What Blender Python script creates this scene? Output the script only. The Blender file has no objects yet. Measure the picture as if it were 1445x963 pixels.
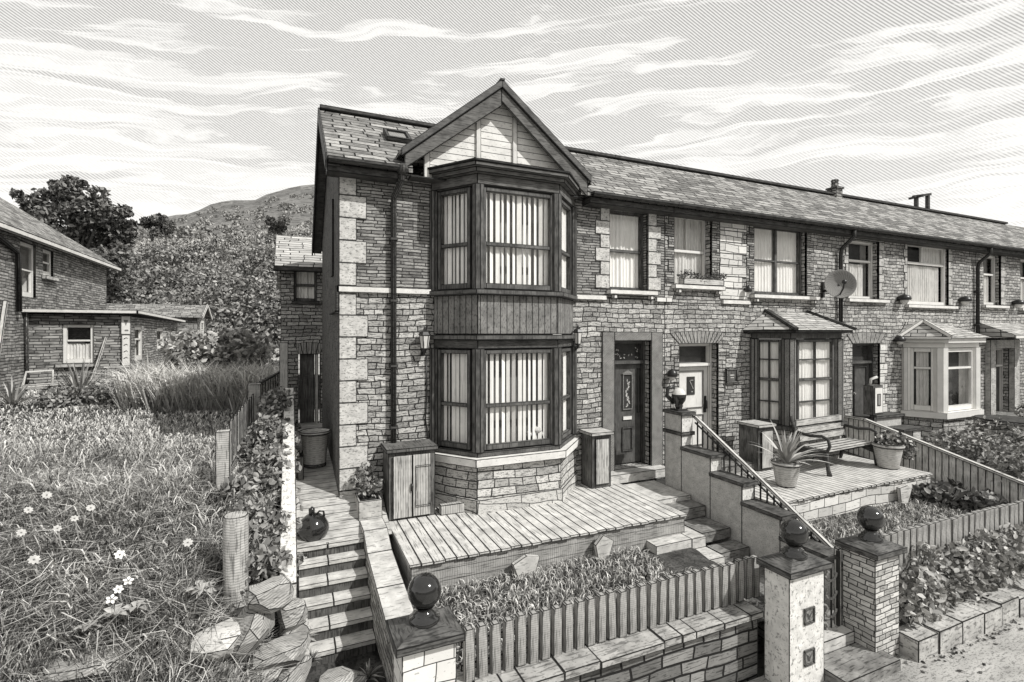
import bpy, bmesh, math, random
import numpy as np
from mathutils import Vector, Matrix, noise as mnoise
R = math.radians
random.seed(7); rng = np.random.default_rng(7)
scene = bpy.context.scene
C = scene.collection

# ------------------------------------------------------------------ camera
YAW = R(23.8); FPX = 710.0; U0 = 722.5; V0 = 470.0       # eye at the origin, pavement 3.3 m below
cd = bpy.data.cameras.new('camera'); cam = bpy.data.objects.new('camera', cd); C.objects.link(cam)
cam.location = (0, 0, 0); cam.rotation_euler = (R(90), 0, -YAW)
cd.sensor_width = 36.0; cd.lens = FPX / 1445 * 36; cd.shift_y = -11.5 / 1445
cd.clip_start = 0.05; cd.clip_end = 3000
scene.camera = cam

# ------------------------------------------------------------------ light
SUN_EL, SUN_AZ = R(45), R(37)       # azimuth measured from the street side (-Y) towards +X
to_sun = Vector((math.sin(SUN_AZ) * math.cos(SUN_EL), -math.cos(SUN_AZ) * math.cos(SUN_EL), math.sin(SUN_EL)))
sd = bpy.data.lights.new('sun', 'SUN'); sun = bpy.data.objects.new('sun', sd); C.objects.link(sun)
sd.energy = 4.0; sd.angle = R(0.5); sd.color = (1.0, 0.985, 0.95)
sun.rotation_euler = to_sun.to_track_quat('Z', 'Y').to_euler()
sun.location = to_sun * 50

scene.view_settings.view_transform = 'Standard'
scene.view_settings.look = 'None'
scene.view_settings.exposure = 0.0
scene.view_settings.gamma = 1.0
scene.view_settings.use_curve_mapping = False

class NT:
    """small helper round a node tree"""
    def __init__(s, tree): s.t = tree; s.t.nodes.clear()
    def n(s, typ, ins=None, **props):
        nd = s.t.nodes.new(typ)
        for k, v in props.items(): setattr(nd, k, v)
        for k, v in (ins or {}).items():
            sock = nd.inputs[k]
            if hasattr(v, 'is_output') or isinstance(v, bpy.types.NodeSocket): s.t.links.new(v, sock)
            else: sock.default_value = v
        return nd
    def m(s, op, a, b=0.0, c=None, clamp=False):
        ins = {0: a, 1: b}
        if c is not None: ins[2] = c
        return s.n('ShaderNodeMath', ins, operation=op, use_clamp=clamp).outputs[0]
    def vm(s, op, a, b=(0, 0, 0)):
        return s.n('ShaderNodeVectorMath', {0: a, 1: b}, operation=op).outputs[0]
    def rng(s, v, a, b, c, d, smooth=False):
        return s.n('ShaderNodeMapRange', {0: v, 1: a, 2: b, 3: c, 4: d}, interpolation_type='SMOOTHSTEP' if smooth else 'LINEAR').outputs[0]
    def noise(s, vec, scale, detail=2.0, rough=0.5, color=False):
        nd = s.n('ShaderNodeTexNoise', {'Vector': vec, 'Scale': scale, 'Detail': detail, 'Roughness': rough})
        return nd.outputs['Color' if color else 'Fac']
    def gray(s, t, warm=True):
        return s.n('ShaderNodeCombineColor', {0: t, 1: s.m('MULTIPLY', t, 0.985), 2: s.m('MULTIPLY', t, 0.95)}).outputs[0]

# ------------------------------------------------------------------ sky: pale streaked cloud over fine ruled grey
world = bpy.data.worlds.new('World'); scene.world = world; world.use_nodes = True
w = NT(world.node_tree)
tc = w.n('ShaderNodeTexCoord').outputs['Generated']
sky = w.n('ShaderNodeTexSky', sky_type='NISHITA', sun_disc=False, sun_elevation=SUN_EL,
          sun_rotation=math.atan2(to_sun.x, to_sun.y), altitude=100, air_density=1.0, dust_density=1.0)
bw = w.n('ShaderNodeRGBToBW', {0: sky.outputs[0]}).outputs[0]
sp = w.n('ShaderNodeSeparateXYZ', {0: tc})
x, y, z = sp.outputs
az = w.m('ARCTAN2', x, y)
el = w.m('ARCSINE', z)
az0 = math.radians(24)
hx = w.m('SUBTRACT', w.m('MULTIPLY', x, math.cos(az0)), w.m('MULTIPLY', y, math.sin(az0)))      # across that point of the compass
hy = w.m('ADD', w.m('MULTIPLY', x, math.sin(az0)), w.m('MULTIPLY', y, math.cos(az0)))
den = w.m('ADD', 1.06, hy)
sx_, sy_ = w.m('DIVIDE', hx, den), w.m('DIVIDE', z, den)
pl = w.n('ShaderNodeCombineXYZ', {0: w.m('MULTIPLY', sx_, 4.2), 1: w.m('MULTIPLY', w.m('SUBTRACT', sy_, w.m('MULTIPLY', sx_, 0.06)), 46.0), 2: 0.0}).outputs[0]
warp = w.noise(w.vm('MULTIPLY', pl, (1.6, .6, 0)), 1.0, 3, 0.55, color=True)
pl2 = w.vm('ADD', pl, w.vm('MULTIPLY', warp, (0.5, 2.2, 0)))
cl = w.noise(pl2, 1.15, 6, 0.58)
elf = w.rng(el, 0.12, 0.58, 0.12, -0.055)          # cloudier towards the horizon
cloud = w.rng(w.m('ADD', cl, elf), 0.49, 0.57, 0.0, 0.92, True)
# ruled lines fixed to the compass: slanting with azimuth and elevation
wob = w.m('MULTIPLY', w.noise(tc, 9.0, 2), 5.0)
ph = w.m('ADD', w.m('ADD', w.m('MULTIPLY', w.m('DIVIDE', hx, den), 2050.0), w.m('MULTIPLY', w.m('DIVIDE', z, den), 2700.0)), wob)
ln = w.rng(w.m('SINE', ph), -0.5, 0.7, 0.0, 1.0, True)
dens = w.rng(el, 0.08, 0.62, 0.55, 1.0)
fine = w.rng(w.noise(w.vm('MULTIPLY', pl2, (1.2, 2.0, 0)), 2.4, 3), 0.45, 0.57, 0.0, 0.75, True)   # small wisps inside the clouds
line_amt = w.m('MULTIPLY', w.m('MULTIPLY', ln, w.m('SUBTRACT', 1.0, w.m('MULTIPLY', cloud, w.m('SUBTRACT', 1.0, w.m('MULTIPLY', fine, 0.8))))), dens)
tone = w.m('SUBTRACT', 0.825, w.m('MULTIPLY', line_amt, 0.39))
tone = w.m('SUBTRACT', tone, w.m('MULTIPLY', w.m('MULTIPLY', w.m('SUBTRACT', 1.0, cloud), dens), 0.10))
tone = w.m('SUBTRACT', tone, w.m('MULTIPLY', w.rng(w.noise(tc, 260.0, 1), 0.3, 0.7, 0.0, 1.0), 0.04))
base = w.m('ADD', w.m('MULTIPLY', w.m('MINIMUM', bw, 9.0), 0.12), 8.6)
skyc = w.gray(w.m('MULTIPLY', tone, base))
bg = w.n('ShaderNodeBackground', {'Color': skyc, 'Strength': 0.148})
w.t.links.new(bg.outputs[0], w.n('ShaderNodeOutputWorld').inputs[0])

# ------------------------------------------------------------------ materials
def mat(name, lo, hi, tscale=3.0, tstretch=(1, 1), brick=None, strokes=(), hatch=(), ink=0.04, rough=0.85, spec=0.15,
        bump=0.0, tone_attr=False, metal=0.0, coat=0.0, lines=None):
    """lo..hi = range of base tone; brick=(width,height,mortar,mortar tone,wobble); strokes=[(amount,sx,sy,threshold)];
    hatch=[(angle,period,amount,cover)]; lines=(angle,period,width fraction,tone factor) board joints"""
    M = bpy.data.materials.new(name); M.use_nodes = True
    k = NT(M.node_tree)
    uv = k.n('ShaderNodeUVMap', uv_map='UVMap').outputs[0]
    st = k.vm('MULTIPLY', uv, (tstretch[0], tstretch[1], 1))
    nz = k.noise(st, tscale, 3, 0.6)
    hgt = nz
    if tone_attr:
        tone = k.rng(k.n('ShaderNodeAttribute', attribute_name='tone').outputs['Fac'], 0, 1, lo, hi)
    elif brick:
        bwid, bh, mor, mtone, wob = brick
        d = k.vm('MULTIPLY', k.vm('SUBTRACT', k.noise(uv, 1.1 / bh * 0.35, 2, 0.5, color=True), (0.5, 0.5, 0.5)), (wob * 2.2, wob, 0))
        d2 = k.vm('MULTIPLY', k.vm('SUBTRACT', k.noise(uv, 0.9, 1, 0.5, color=True), (0.5, 0.5, 0.5)), (0.3, bh * 1.2, 0))
        uvd = k.vm('ADD', k.vm('ADD', uv, d), d2)
        br = k.n('ShaderNodeTexBrick', {'Vector': uvd, 'Color1': (0, 0, 0, 1), 'Color2': (1, 1, 1, 1), 'Mortar': (0.5, 0.5, 0.5, 1), 'Scale': 1.0,
                 'Mortar Size': mor, 'Mortar Smooth': 0.3, 'Bias': 0.0, 'Brick Width': bwid, 'Row Height': bh},
                 offset=0.42, offset_frequency=2, squash=0.62, squash_frequency=3)
        rnd = k.n('ShaderNodeSeparateColor', {0: br.outputs['Color']}).outputs[0]
        tone = k.rng(k.m('ADD', k.m('MULTIPLY', rnd, 0.65), k.m('MULTIPLY', nz, 0.5)), 0.1, 0.9, lo, hi)
        hgt = k.m('ADD', k.m('MULTIPLY', k.m('SUBTRACT', 1.0, br.outputs['Fac']), 0.8), k.m('MULTIPLY', nz, 0.4))
    else:
        tone = k.rng(nz, 0.3, 0.7, lo, hi)
    for amt, sx, sy, thr in strokes:
        s = k.noise(k.vm('MULTIPLY', uv, (sx, sy, 1)), 1.0, 2, 0.55)
        tone = k.m('MULTIPLY', tone, k.rng(s, thr, thr + 0.07, 1.0, 1.0 - amt, True))
    for ang, per, amt, cover in hatch:
        c_, s_ = math.cos(R(ang)), math.sin(R(ang))
        sx = k.n('ShaderNodeSeparateXYZ', {0: uv})
        ph = k.m('ADD', k.m('MULTIPLY', sx.outputs[0], -s_ * 2 * math.pi / per), k.m('MULTIPLY', sx.outputs[1], c_ * 2 * math.pi / per))
        ph = k.m('ADD', ph, k.m('MULTIPLY', k.noise(uv, 0.18 / per, 2), 9.0))
        hl = k.rng(k.m('SINE', ph), -0.2, 0.6, 0.0, 1.0, True)
        cv = k.rng(k.noise(k.vm('MULTIPLY', uv, (1, 1, 1)), 0.12 / per, 2), 0.62 - cover * 0.5, 0.80 - cover * 0.5, 0.0, 1.0)
        tone = k.m('MULTIPLY', tone, k.m('SUBTRACT', 1.0, k.m('MULTIPLY', k.m('MULTIPLY', hl, cv), amt)))
    if lines:
        ang, per, wf, lt = lines
        c_, s_ = math.cos(R(ang)), math.sin(R(ang))
        sx = k.n('ShaderNodeSeparateXYZ', {0: uv})
        pos = k.m('ADD', k.m('MULTIPLY', sx.outputs[0], -s_ / per), k.m('MULTIPLY', sx.outputs[1], c_ / per))
        fr = k.m('ABSOLUTE', k.m('SUBTRACT', k.m('FRACT', pos), 0.5))
        tone = k.m('MULTIPLY', tone, k.rng(fr, 0.5 - wf, 0.5 - wf * 0.6, 1.0, lt, True))
    if brick: tone = k.m('ADD', k.m('MULTIPLY', tone, k.m('SUBTRACT', 1.0, br.outputs['Fac'])), k.m('MULTIPLY', br.outputs['Fac'], mtone))
    if ink is not None and not tone_attr:
        at = k.n('ShaderNodeAttribute', attribute_name='edge')
        sc = k.n('ShaderNodeSeparateColor', {0: at.outputs['Color']})
        mn = k.m('MINIMUM', k.m('MINIMUM', sc.outputs[0], sc.outputs[1]), k.m('MINIMUM', sc.outputs[2], at.outputs['Alpha']))
        mn = k.m('ADD', mn, k.m('MULTIPLY', k.m('SUBTRACT', k.noise(uv, 14.0, 2), 0.5), 0.9))
        mk = k.rng(mn, 0.65, 1.15, 0.0, 1.0, True)
        tone = k.m('ADD', k.m('MULTIPLY', tone, mk), k.m('MULTIPLY', k.m('SUBTRACT', 1.0, mk), min(ink, lo)))
    ins = {'Base Color': k.gray(tone), 'Roughness': rough, 'Specular IOR Level': spec, 'Metallic': metal}
    if coat: ins['Coat Weight'] = coat; ins['Coat Roughness'] = 0.05
    if bump:
        ins['Normal'] = k.n('ShaderNodeBump', {'Strength': bump, 'Distance': 0.02, 'Height': hgt}).outputs[0]
    b = k.n('ShaderNodeBsdfPrincipled', ins)
    k.t.links.new(b.outputs[0], k.n('ShaderNodeOutputMaterial').inputs[0])
    return M

M = {}
M['stone_low'] = mat('coursed_rubble', .21, .64, 9, brick=(.25, .088, .009, .03, .045), strokes=[(.6, 8, 60, .53), (.55, 34, 48, .55)], bump=.7)
M['stone_up'] = mat('thin_coursed_rubble', .11, .46, 9, brick=(.30, .048, .007, .022, .016), strokes=[(.6, 5, 90, .53), (.5, 30, 60, .57)], bump=.7)
M['stone_mid'] = mat('grey_rubble', .18, .60, 8, brick=(.25, .080, .009, .025, .045), strokes=[(.6, 7, 66, .54), (.5, 32, 50, .56)], bump=.7)
M['stone_pale'] = mat('pale_block_stone', .50, .82, 6, brick=(.36, .15, .008, .06, .016), strokes=[(.4, 8, 40, .60)], bump=.4)
M['stone_plinth'] = mat('plinth_stone', .26, .68, 8, brick=(.38, .125, .009, .03, .03), strokes=[(.6, 9, 46, .54), (.5, 34, 44, .56)], bump=.7)
M['stone_dark'] = mat('dark_garden_rubble', .06, .30, 7, brick=(.34, .12, .012, .02, .035), strokes=[(.6, 5, 70, .54), (.4, 26, 44, .6)], bump=.7)
M['stone_side'] = mat('shaded_side_render', .10, .22, 5, strokes=[(.5, 4, 40, .55)], hatch=[(30, .05, .5, .9)])  # the side wall's shade is put into this dark tone
M['stone_pillar'] = mat('split_stone', .28, .70, 8, brick=(.17, .055, .006, .05, .02), strokes=[(.5, 8, 60, .56)], bump=.5)
M['block_white'] = mat('painted_block', .62, .85, 6, brick=(.24, .15, .005, .06, .008), strokes=[(.4, 14, 30, .62)], bump=.3)
M['brick_far'] = mat('far_brick', .13, .48, 6, brick=(.36, .085, .012, .04, .01), strokes=[(.6, 3, 26, .52)], bump=.3)
M['quoin'] = mat('quoin_stone', .44, .70, 7, strokes=[(.5, 26, 34, .57), (.45, 12, 50, .58)], ink=.04, bump=.5)
M['string'] = mat('string_stone', .62, .84, 6, strokes=[(.35, 20, 50, .62)], ink=.05)
M['arch_grey'] = mat('grey_arch_stone', .26, .46, 6, strokes=[(.4, 20, 20, .58)], hatch=[(90, .05, .45, .8)], ink=.04)
M['jamb_dark'] = mat('grey_jamb_render', .20, .32, 7, strokes=[(.4, 50, 50, .55)], hatch=[(40, .035, .3, .8)], ink=.03)
M['render_white'] = mat('rough_white_render', .58, .84, 9, strokes=[(.5, 22, 22, .60), (.45, 46, 16, .60), (.4, 14, 40, .62)], ink=.04, bump=.5)
M['step_wall'] = mat('greyed_render', .42, .62, 9, strokes=[(.4, 60, 60, .56)], ink=.04, bump=.3)  # on the stepped wall, the shade of its sides is put into this grey
M['wood_dark'] = mat('dark_stained_wood', .05, .14, 5, strokes=[(.5, 8, 60, .52)], ink=.012, rough=.6, spec=.3)
M['wood_darkv'] = mat('dark_stained_upright_wood', .06, .17, 5, strokes=[(.5, 70, 4, .52)], ink=.012, rough=.6, spec=.3)
M['board_dark'] = mat('dark_tongue_boards', .15, .30, 5, strokes=[(.45, 60, 18, .54)], ink=.012, lines=(90, .105, .075, .06))
M['barge'] = mat('barge_board', .10, .20, 5, strokes=[(.5, 5, 70, .52)], ink=.012)
M['gable_board'] = mat('gable_boarding', .70, .88, 5, strokes=[(.35, 18, 40, .60)], ink=.04, lines=(0, .105, .06, .06))
M['trim_pale'] = mat('pale_trim', .62, .80, 5, strokes=[(.3, 20, 20, .62)], ink=.04)
M['slate'] = mat('roof_slate', .09, .46, 5, brick=(.42, .15, .014, .02, .022), strokes=[(.6, 4, 40, .53), (.45, 18, 36, .58)], bump=.8, ink=None)
M['slate_light'] = mat('pale_slate', .30, .62, 5, brick=(.5, .12, .012, .03, .01), strokes=[(.5, 4, 50, .55)], bump=.6, ink=.03)
M['lead'] = mat('dark_lead', .05, .11, 5, strokes=[(.5, 6, 50, .5)], ink=.01, rough=.6)
M['iron'] = mat('black_iron', .012, .03, 5, ink=None, rough=.35, spec=.5)
M['ball'] = mat('glossy_black_ball', .010, .02, 5, ink=None, rough=.12, spec=.6, coat=.5)
M['cap_dark'] = mat('dark_coping', .04, .16, 8, strokes=[(.6, 8, 60, .52)], ink=.01, rough=.6, spec=.3)
M['deck'] = mat('deck_timber', .44, .74, 4, strokes=[(.5, 45, 3, .56), (.3, 70, 12, .6)], ink=.025)
M['fascia'] = mat('deck_fascia', .26, .50, 4, strokes=[(.5, 4, 60, .54)], hatch=[(90, .03, .3, .6)], ink=.03, lines=(0, .13, .03, .15))
M['slab'] = mat('stone_slab', .40, .70, 5, strokes=[(.45, 6, 40, .57), (.3, 30, 30, .62)], ink=.03)
M['slab_dark'] = mat('dark_slab', .12, .34, 6, strokes=[(.55, 8, 50, .54)], ink=.02)
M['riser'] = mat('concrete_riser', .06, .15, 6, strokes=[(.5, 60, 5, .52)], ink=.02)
M['concrete'] = mat('weathered_concrete', .34, .62, 5, strokes=[(.45, 8, 40, .56), (.3, 30, 30, .6)], ink=.03)
M['coping'] = mat('flag_coping', .24, .56, 4, strokes=[(.5, 5, 36, .53), (.4, 26, 30, .57)], ink=.03, bump=.4)
M['kerb'] = mat('kerb_block', .30, .62, 5, strokes=[(.5, 9, 30, .55), (.4, 30, 26, .57)], ink=.03, bump=.5)
M['board'] = mat('fence_board', .46, .76, 5, strokes=[(.45, 70, 5, .55)], ink=.02)
M['picket'] = mat('weathered_picket', .26, .50, 5, strokes=[(.5, 80, 4, .53)], hatch=[(0, .018, .25, .7)], ink=.02)
M['post_wood'] = mat('old_post', .34, .60, 5, strokes=[(.5, 60, 4, .54)], hatch=[(0, .025, .35, .8)], ink=.03)
M['pole_pale'] = mat('pale_timber', .45, .66, 5, strokes=[(.4, 50, 4, .56)], ink=.03)
M['cabinet'] = mat('ribbed_cabinet_wood', .36, .60, 4, strokes=[(.5, 60, 3, .54)], lines=(90, .035, .10, .35), ink=.02)
M['cabinet_dark'] = mat('dark_cabinet_wood', .08, .20, 4, strokes=[(.5, 50, 4, .52)], ink=.012)
M['pot'] = mat('terracotta_pot', .30, .46, 4, strokes=[(.35, 20, 34, .58)], ink=.03)
M['pot_pale'] = mat('pale_pot', .48, .66, 4, strokes=[(.3, 6, 40, .56)], hatch=[(0, .035, .25, .6)], ink=.04)
M['bench_wood'] = mat('bench_slats', .34, .62, 4, strokes=[(.5, 4, 60, .54)], ink=.02)
M['frame_white'] = mat('white_window_paint', .72, .84, 4, ink=.12, rough=.45, spec=.3)
M['door_dark'] = mat('dark_door_paint', .06, .13, 5, strokes=[(.4, 60, 6, .54)], ink=.008, rough=.5, spec=.35)
M['door_white'] = mat('white_door_paint', .66, .80, 4, strokes=[(.2, 60, 4, .58)], ink=.10, rough=.5)
M['curtain'] = mat('net_curtain', .84, .94, 5, strokes=[(.16, 40, 2, .57)], ink=None)
M['curtain_grey'] = mat('grey_net_curtain', .58, .78, 5, strokes=[(.28, 40, 2, .55)], ink=None)
M['room'] = mat('dark_room', .03, .06, 4, ink=None)
M['room_grey'] = mat('dim_room', .10, .18, 4, ink=None)
M['room_pale'] = mat('pale_room_backing', .26, .40, 4, strokes=[(.3, 40, 2, .55)], ink=None)  # room backing paled to soften the dark gaps between the slats
M['ornament'] = mat('pale_ornament', .35, .75, 14, ink=None)
M['dish'] = mat('grey_dish', .22, .34, 5, hatch=[(60, .03, .3, .8)], ink=.03)
M['lamp_glass'] = mat('lamp_glass', .62, .75, 4, ink=.05, rough=.2, spec=.5)
M['grass'] = mat('grass_blade', .08, .66, tone_attr=True, rough=.8)
M['grass_pale'] = mat('short_grass_blade', .07, .84, tone_attr=True, rough=.8)  # light-coloured grass, used wherever grass grows
M['leaf'] = mat('leaf', .05, .50, tone_attr=True, rough=.7, spec=.25)
M['leaf_dark'] = mat('dark_leaf', .03, .34, tone_attr=True, rough=.7, spec=.25)
M['leaf_pale'] = mat('pale_leaf', .12, .62, tone_attr=True, rough=.7, spec=.25)
M['petal'] = mat('white_petal', .80, .88, 4, ink=None)
M['bark'] = mat('bark', .05, .20, 5, strokes=[(.5, 40, 6, .5)], ink=None)
M['soil'] = mat('dark_soil', .03, .12, 5, strokes=[(.5, 30, 30, .52)], ink=None, bump=.5)
M['turf'] = mat('turf', .02, .10, 3, strokes=[(.5, 18, 9, .5), (.4, 40, 40, .55)], ink=None, bump=.4)
M['hill'] = mat('hillside', .14, .32, .05, strokes=[(.45, .25, .6, .54), (.4, .8, 1.4, .55)], hatch=[(35, 1.1, .4, .9)], ink=None)
M['hill_grass'] = mat('hill_grass', .26, .50, .12, strokes=[(.5, 1.2, .8, .54)], ink=None)
M['rock'] = mat('rough_boulder', .26, .58, 4, strokes=[(.5, 8, 40, .56)], hatch=[(20, .022, .5, .6)], ink=.02, bump=.6)
M['rock_pale'] = mat('pale_boulder', .42, .72, 4, strokes=[(.5, 9, 36, .56), (.4, 30, 30, .58)], ink=.02, bump=.6)
M['asphalt'] = mat('pale_dusty_road', .26, .56, 1.3, tstretch=(.6, 2.2), strokes=[(.4, 12, 46, .55), (.45, 44, 60, .57), (.3, 20, 22, .60)], ink=None, bump=.3)
M['ground'] = mat('ground', .20, .40, 1.0, strokes=[(.4, 6, 20, .55)], ink=None)
M['pave'] = mat('side_path_slabs', .34, .60, 4, strokes=[(.5, 5, 50, .54)], lines=(0, .16, .05, .15), ink=None)

def glass_mat(name, mix):
    m = bpy.data.materials.new(name); m.use_nodes = True
    k = NT(m.node_tree)
    tr = k.n('ShaderNodeBsdfTransparent', {'Color': (1, 1, 1, 1)})
    gl = k.n('ShaderNodeBsdfGlossy', {'Color': (1, 1, 1, 1), 'Roughness': .02})
    fr = k.n('ShaderNodeLayerWeight', {'Blend': .5}).outputs['Facing']
    f = k.m('ADD', k.m('MULTIPLY', k.m('POWER', fr, 4.0), .45), mix, clamp=True)
    mx = k.n('ShaderNodeMixShader', {0: f, 1: tr.outputs[0], 2: gl.outputs[0]})
    k.t.links.new(mx.outputs[0], k.n('ShaderNodeOutputMaterial').inputs[0])
    return m
M['glass'] = glass_mat('window_glass', .03)

# ------------------------------------------------------------------ pixel -> place (the photograph's 1445 x 963 pixels)
CA, SA = math.cos(YAW), math.sin(YAW)
def PX(u, Y):                                  # x where the ray of column u meets the plane y=Y
    return Y * math.tan(math.atan((u - U0) / FPX) + YAW)
def PZ(v, X, Y):                               # height of row v above the point X, Y
    return (V0 - v) / FPX * (SA * X + CA * Y)
def FZ(u, v, Y=7.5): return PZ(v, PX(u, Y), Y)
def PD(u, dep):                                # point at column u and depth dep
    lat = (u - U0) / FPX * dep
    return CA * lat + SA * dep, -SA * lat + CA * dep

# ------------------------------------------------------------------ mesh helpers
class MB:
    def __init__(s): s.v = []; s.f = []; s.sm = []
    def add(s, vs, fs, smooth=False):
        o = len(s.v); s.v += [Vector(p) for p in vs]
        for f in fs: s.f.append([i + o for i in f]); s.sm.append(smooth)
        return s
    def box(s, x0, x1, y0, y1, z0, z1, rot=0.0, piv=None):
        vs = [Vector(p) for p in ((x0, y0, z0), (x1, y0, z0), (x1, y1, z0), (x0, y1, z0), (x0, y0, z1), (x1, y0, z1), (x1, y1, z1), (x0, y1, z1))]
        if rot:
            p = Vector(piv or ((x0 + x1) / 2, (y0 + y1) / 2, 0)); m = Matrix.Rotation(rot, 3, 'Z')
            vs = [m @ (q - p) + p for q in vs]
        return s.add(vs, [(0, 3, 2, 1), (4, 5, 6, 7), (0, 1, 5, 4), (1, 2, 6, 5), (2, 3, 7, 6), (3, 0, 4, 7)])
    def quad(s, a, b, c, d): return s.add([a, b, c, d], [(0, 1, 2, 3)])
    def prism(s, poly, d):                     # closed polygon (points) swept along vector d
        n = len(poly); d = Vector(d); a = [Vector(p) for p in poly]
        vs = a + [p + d for p in a]
        fs = [tuple(range(n)), tuple(range(2 * n - 1, n - 1, -1))] + [(i, i + n, (i + 1) % n + n, (i + 1) % n) for i in range(n)]
        return s.add(vs, fs)
    def bar(s, a, b, wd, ht=None, up=(0, 0, 1)):     # square bar from a to b
        a, b = Vector(a), Vector(b); ht = ht or wd
        d = (b - a).normalized(); sd_ = d.cross(Vector(up))
        if sd_.length < 1e-4: sd_ = d.cross(Vector((0, 1, 0)))
        sd_.normalize(); u_ = sd_.cross(d)
        h = [sd_ * (wd / 2) * i + u_ * (ht / 2) * j for i, j in ((-1, -1), (1, -1), (1, 1), (-1, 1))]
        return s.add([a + q for q in h] + [b + q for q in h], [(0, 1, 2, 3), (7, 6, 5, 4), (0, 4, 5, 1), (1, 5, 6, 2), (2, 6, 7, 3), (3, 7, 4, 0)])
    def tube(s, pts, r, n=8):
        pts = [Vector(p) for p in pts]; rs = r if isinstance(r, (list, tuple)) else [r] * len(pts)
        vs = []; fs = []; ref = None
        for i, p in enumerate(pts):
            d = (pts[min(i + 1, len(pts) - 1)] - pts[max(i - 1, 0)]).normalized()
            if ref is None: ref = Vector((0, 0, 1)) if abs(d.z) < .9 else Vector((1, 0, 0))
            a = d.cross(ref).normalized(); b = a.cross(d).normalized(); ref = b
            for j in range(n):
                t = 2 * math.pi * j / n
                vs.append(p + (a * math.cos(t) + b * math.sin(t)) * rs[i])
        for i in range(len(pts) - 1):
            for j in range(n):
                j2 = (j + 1) % n
                fs.append((i * n + j, i * n + j2, i * n + n + j2, i * n + n + j))
        fs.append(tuple(range(n - 1, -1, -1))); fs.append(tuple(range((len(pts) - 1) * n, len(pts) * n)))
        return s.add(vs, fs, True)
    def lathe(s, prof, c=(0, 0, 0), n=20, smooth=True):       # prof: (r, z)
        c = Vector(c); vs = []; fs = []
        for r_, z_ in prof:
            for j in range(n):
                t = 2 * math.pi * j / n
                vs.append(c + Vector((r_ * math.cos(t), r_ * math.sin(t), z_)))
        for i in range(len(prof) - 1):
            for j in range(n):
                j2 = (j + 1) % n
                fs.append((i * n + j, i * n + j2, i * n + n + j2, i * n + n + j))
        s.add(vs, fs, smooth)
        k = len(prof) - 1
        if prof[0][0] > 1e-4: s.add([vs[j] for j in range(n)], [tuple(range(n - 1, -1, -1))])
        if prof[k][0] > 1e-4: s.add([vs[k * n + j] for j in range(n)], [tuple(range(n))])
        return s
    def ball(s, c, r, n=20, m=12, sz=1.0):
        return s.lathe([(r * math.sin(math.pi * i / m) + 1e-5, -r * sz * math.cos(math.pi * i / m)) for i in range(m + 1)], c, n)
    def build(s, name, material, parent=None, ink=.011, weld=False, loc=None):
        me = bpy.data.meshes.new(name)
        vs, fs = s.v, s.f
        if weld:
            idx = {}; nv = []; mp = []
            for p in vs:
                kk = (round(p.x, 4), round(p.y, 4), round(p.z, 4))
                if kk not in idx: idx[kk] = len(nv); nv.append(p)
                mp.append(idx[kk])
            vs = nv; fs = [[mp[i] for i in f] for f in fs]
        me.from_pydata([tuple(p) for p in vs], [], fs)
        me.polygons.foreach_set('use_smooth', s.sm)
        me.update()
        nrm = [Vector(p.normal) for p in me.polygons]
        ef = {}
        for i, f in enumerate(fs):
            for a in range(len(f)):
                e = (f[a], f[(a + 1) % len(f)]); e = (min(e), max(e)); ef.setdefault(e, []).append(i)
        uvl = me.uv_layers.new(name='UVMap'); ca = me.color_attributes.new('edge', 'FLOAT_COLOR', 'CORNER')
        uvs = []; cols = []
        for i, f in enumerate(fs):
            n = nrm[i]
            if abs(n.z) > .97: t, b = Vector((1, 0, 0)), Vector((0, 1, 0))
            else:
                t = Vector((0, 0, 1)).cross(n).normalized(); b = n.cross(t)
            sh = []
            for a in range(len(f)):
                e = (f[a], f[(a + 1) % len(f)]); kk = (min(e), max(e)); l = ef[kk]
                if len(l) == 1 or (len(l) == 2 and nrm[l[0]].dot(nrm[l[1]]) < .85):
                    pa, pb = vs[e[0]], vs[e[1]]
                    if (pb - pa).length > 1e-5: sh.append((pa, (pb - pa).normalized(), (pb - pa).length))
            sh.sort(key=lambda q: -q[2]); sh = sh[:4]
            for vi in f:
                p = vs[vi]; uvs += [p.dot(t), p.dot(b)]
                d = [((p - q[0]).cross(q[1])).length / ink for q in sh]
                cols += (d + [50.0] * 4)[:4]
        me.uv_layers['UVMap'].data.foreach_set('uv', uvs); me.color_attributes['edge'].data.foreach_set('color', cols)
        me.materials.append(material)
        o = bpy.data.objects.new(name, me); C.objects.link(o)
        if loc: o.location = loc
        if parent: o.parent = parent; o.matrix_parent_inverse = parent.matrix_world.inverted() if False else o.matrix_parent_inverse
        return o

def tag(o, label=None, cat=None, group=None, kind=None):
    if label: o['label'] = label
    if cat: o['category'] = cat
    if group: o['group'] = group
    if kind: o['kind'] = kind
    return o
def thing(name, label, cat, group=None):
    o = bpy.data.objects.new(name, None); C.objects.link(o); o.empty_display_size = .1
    return tag(o, label, cat, group)
def copy_thing(src, loc, label, rotz=0.0):
    r = src.copy(); C.objects.link(r); r.location = loc; r.rotation_euler = (0, 0, rotz); r['label'] = label
    for ch in list(src.children):
        c_ = ch.copy(); C.objects.link(c_); c_.parent = r
        for g in ch.children:
            g_ = g.copy(); C.objects.link(g_); g_.parent = c_
    return r
def base_at(o, x, y, z):
    """give a thing's Empty the place of its base without moving its parts (parts were built in world coordinates)"""
    o.location = (x, y, z)
    for ch in o.children: ch.matrix_parent_inverse = Matrix.Translation((-x, -y, -z))
    return o

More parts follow.
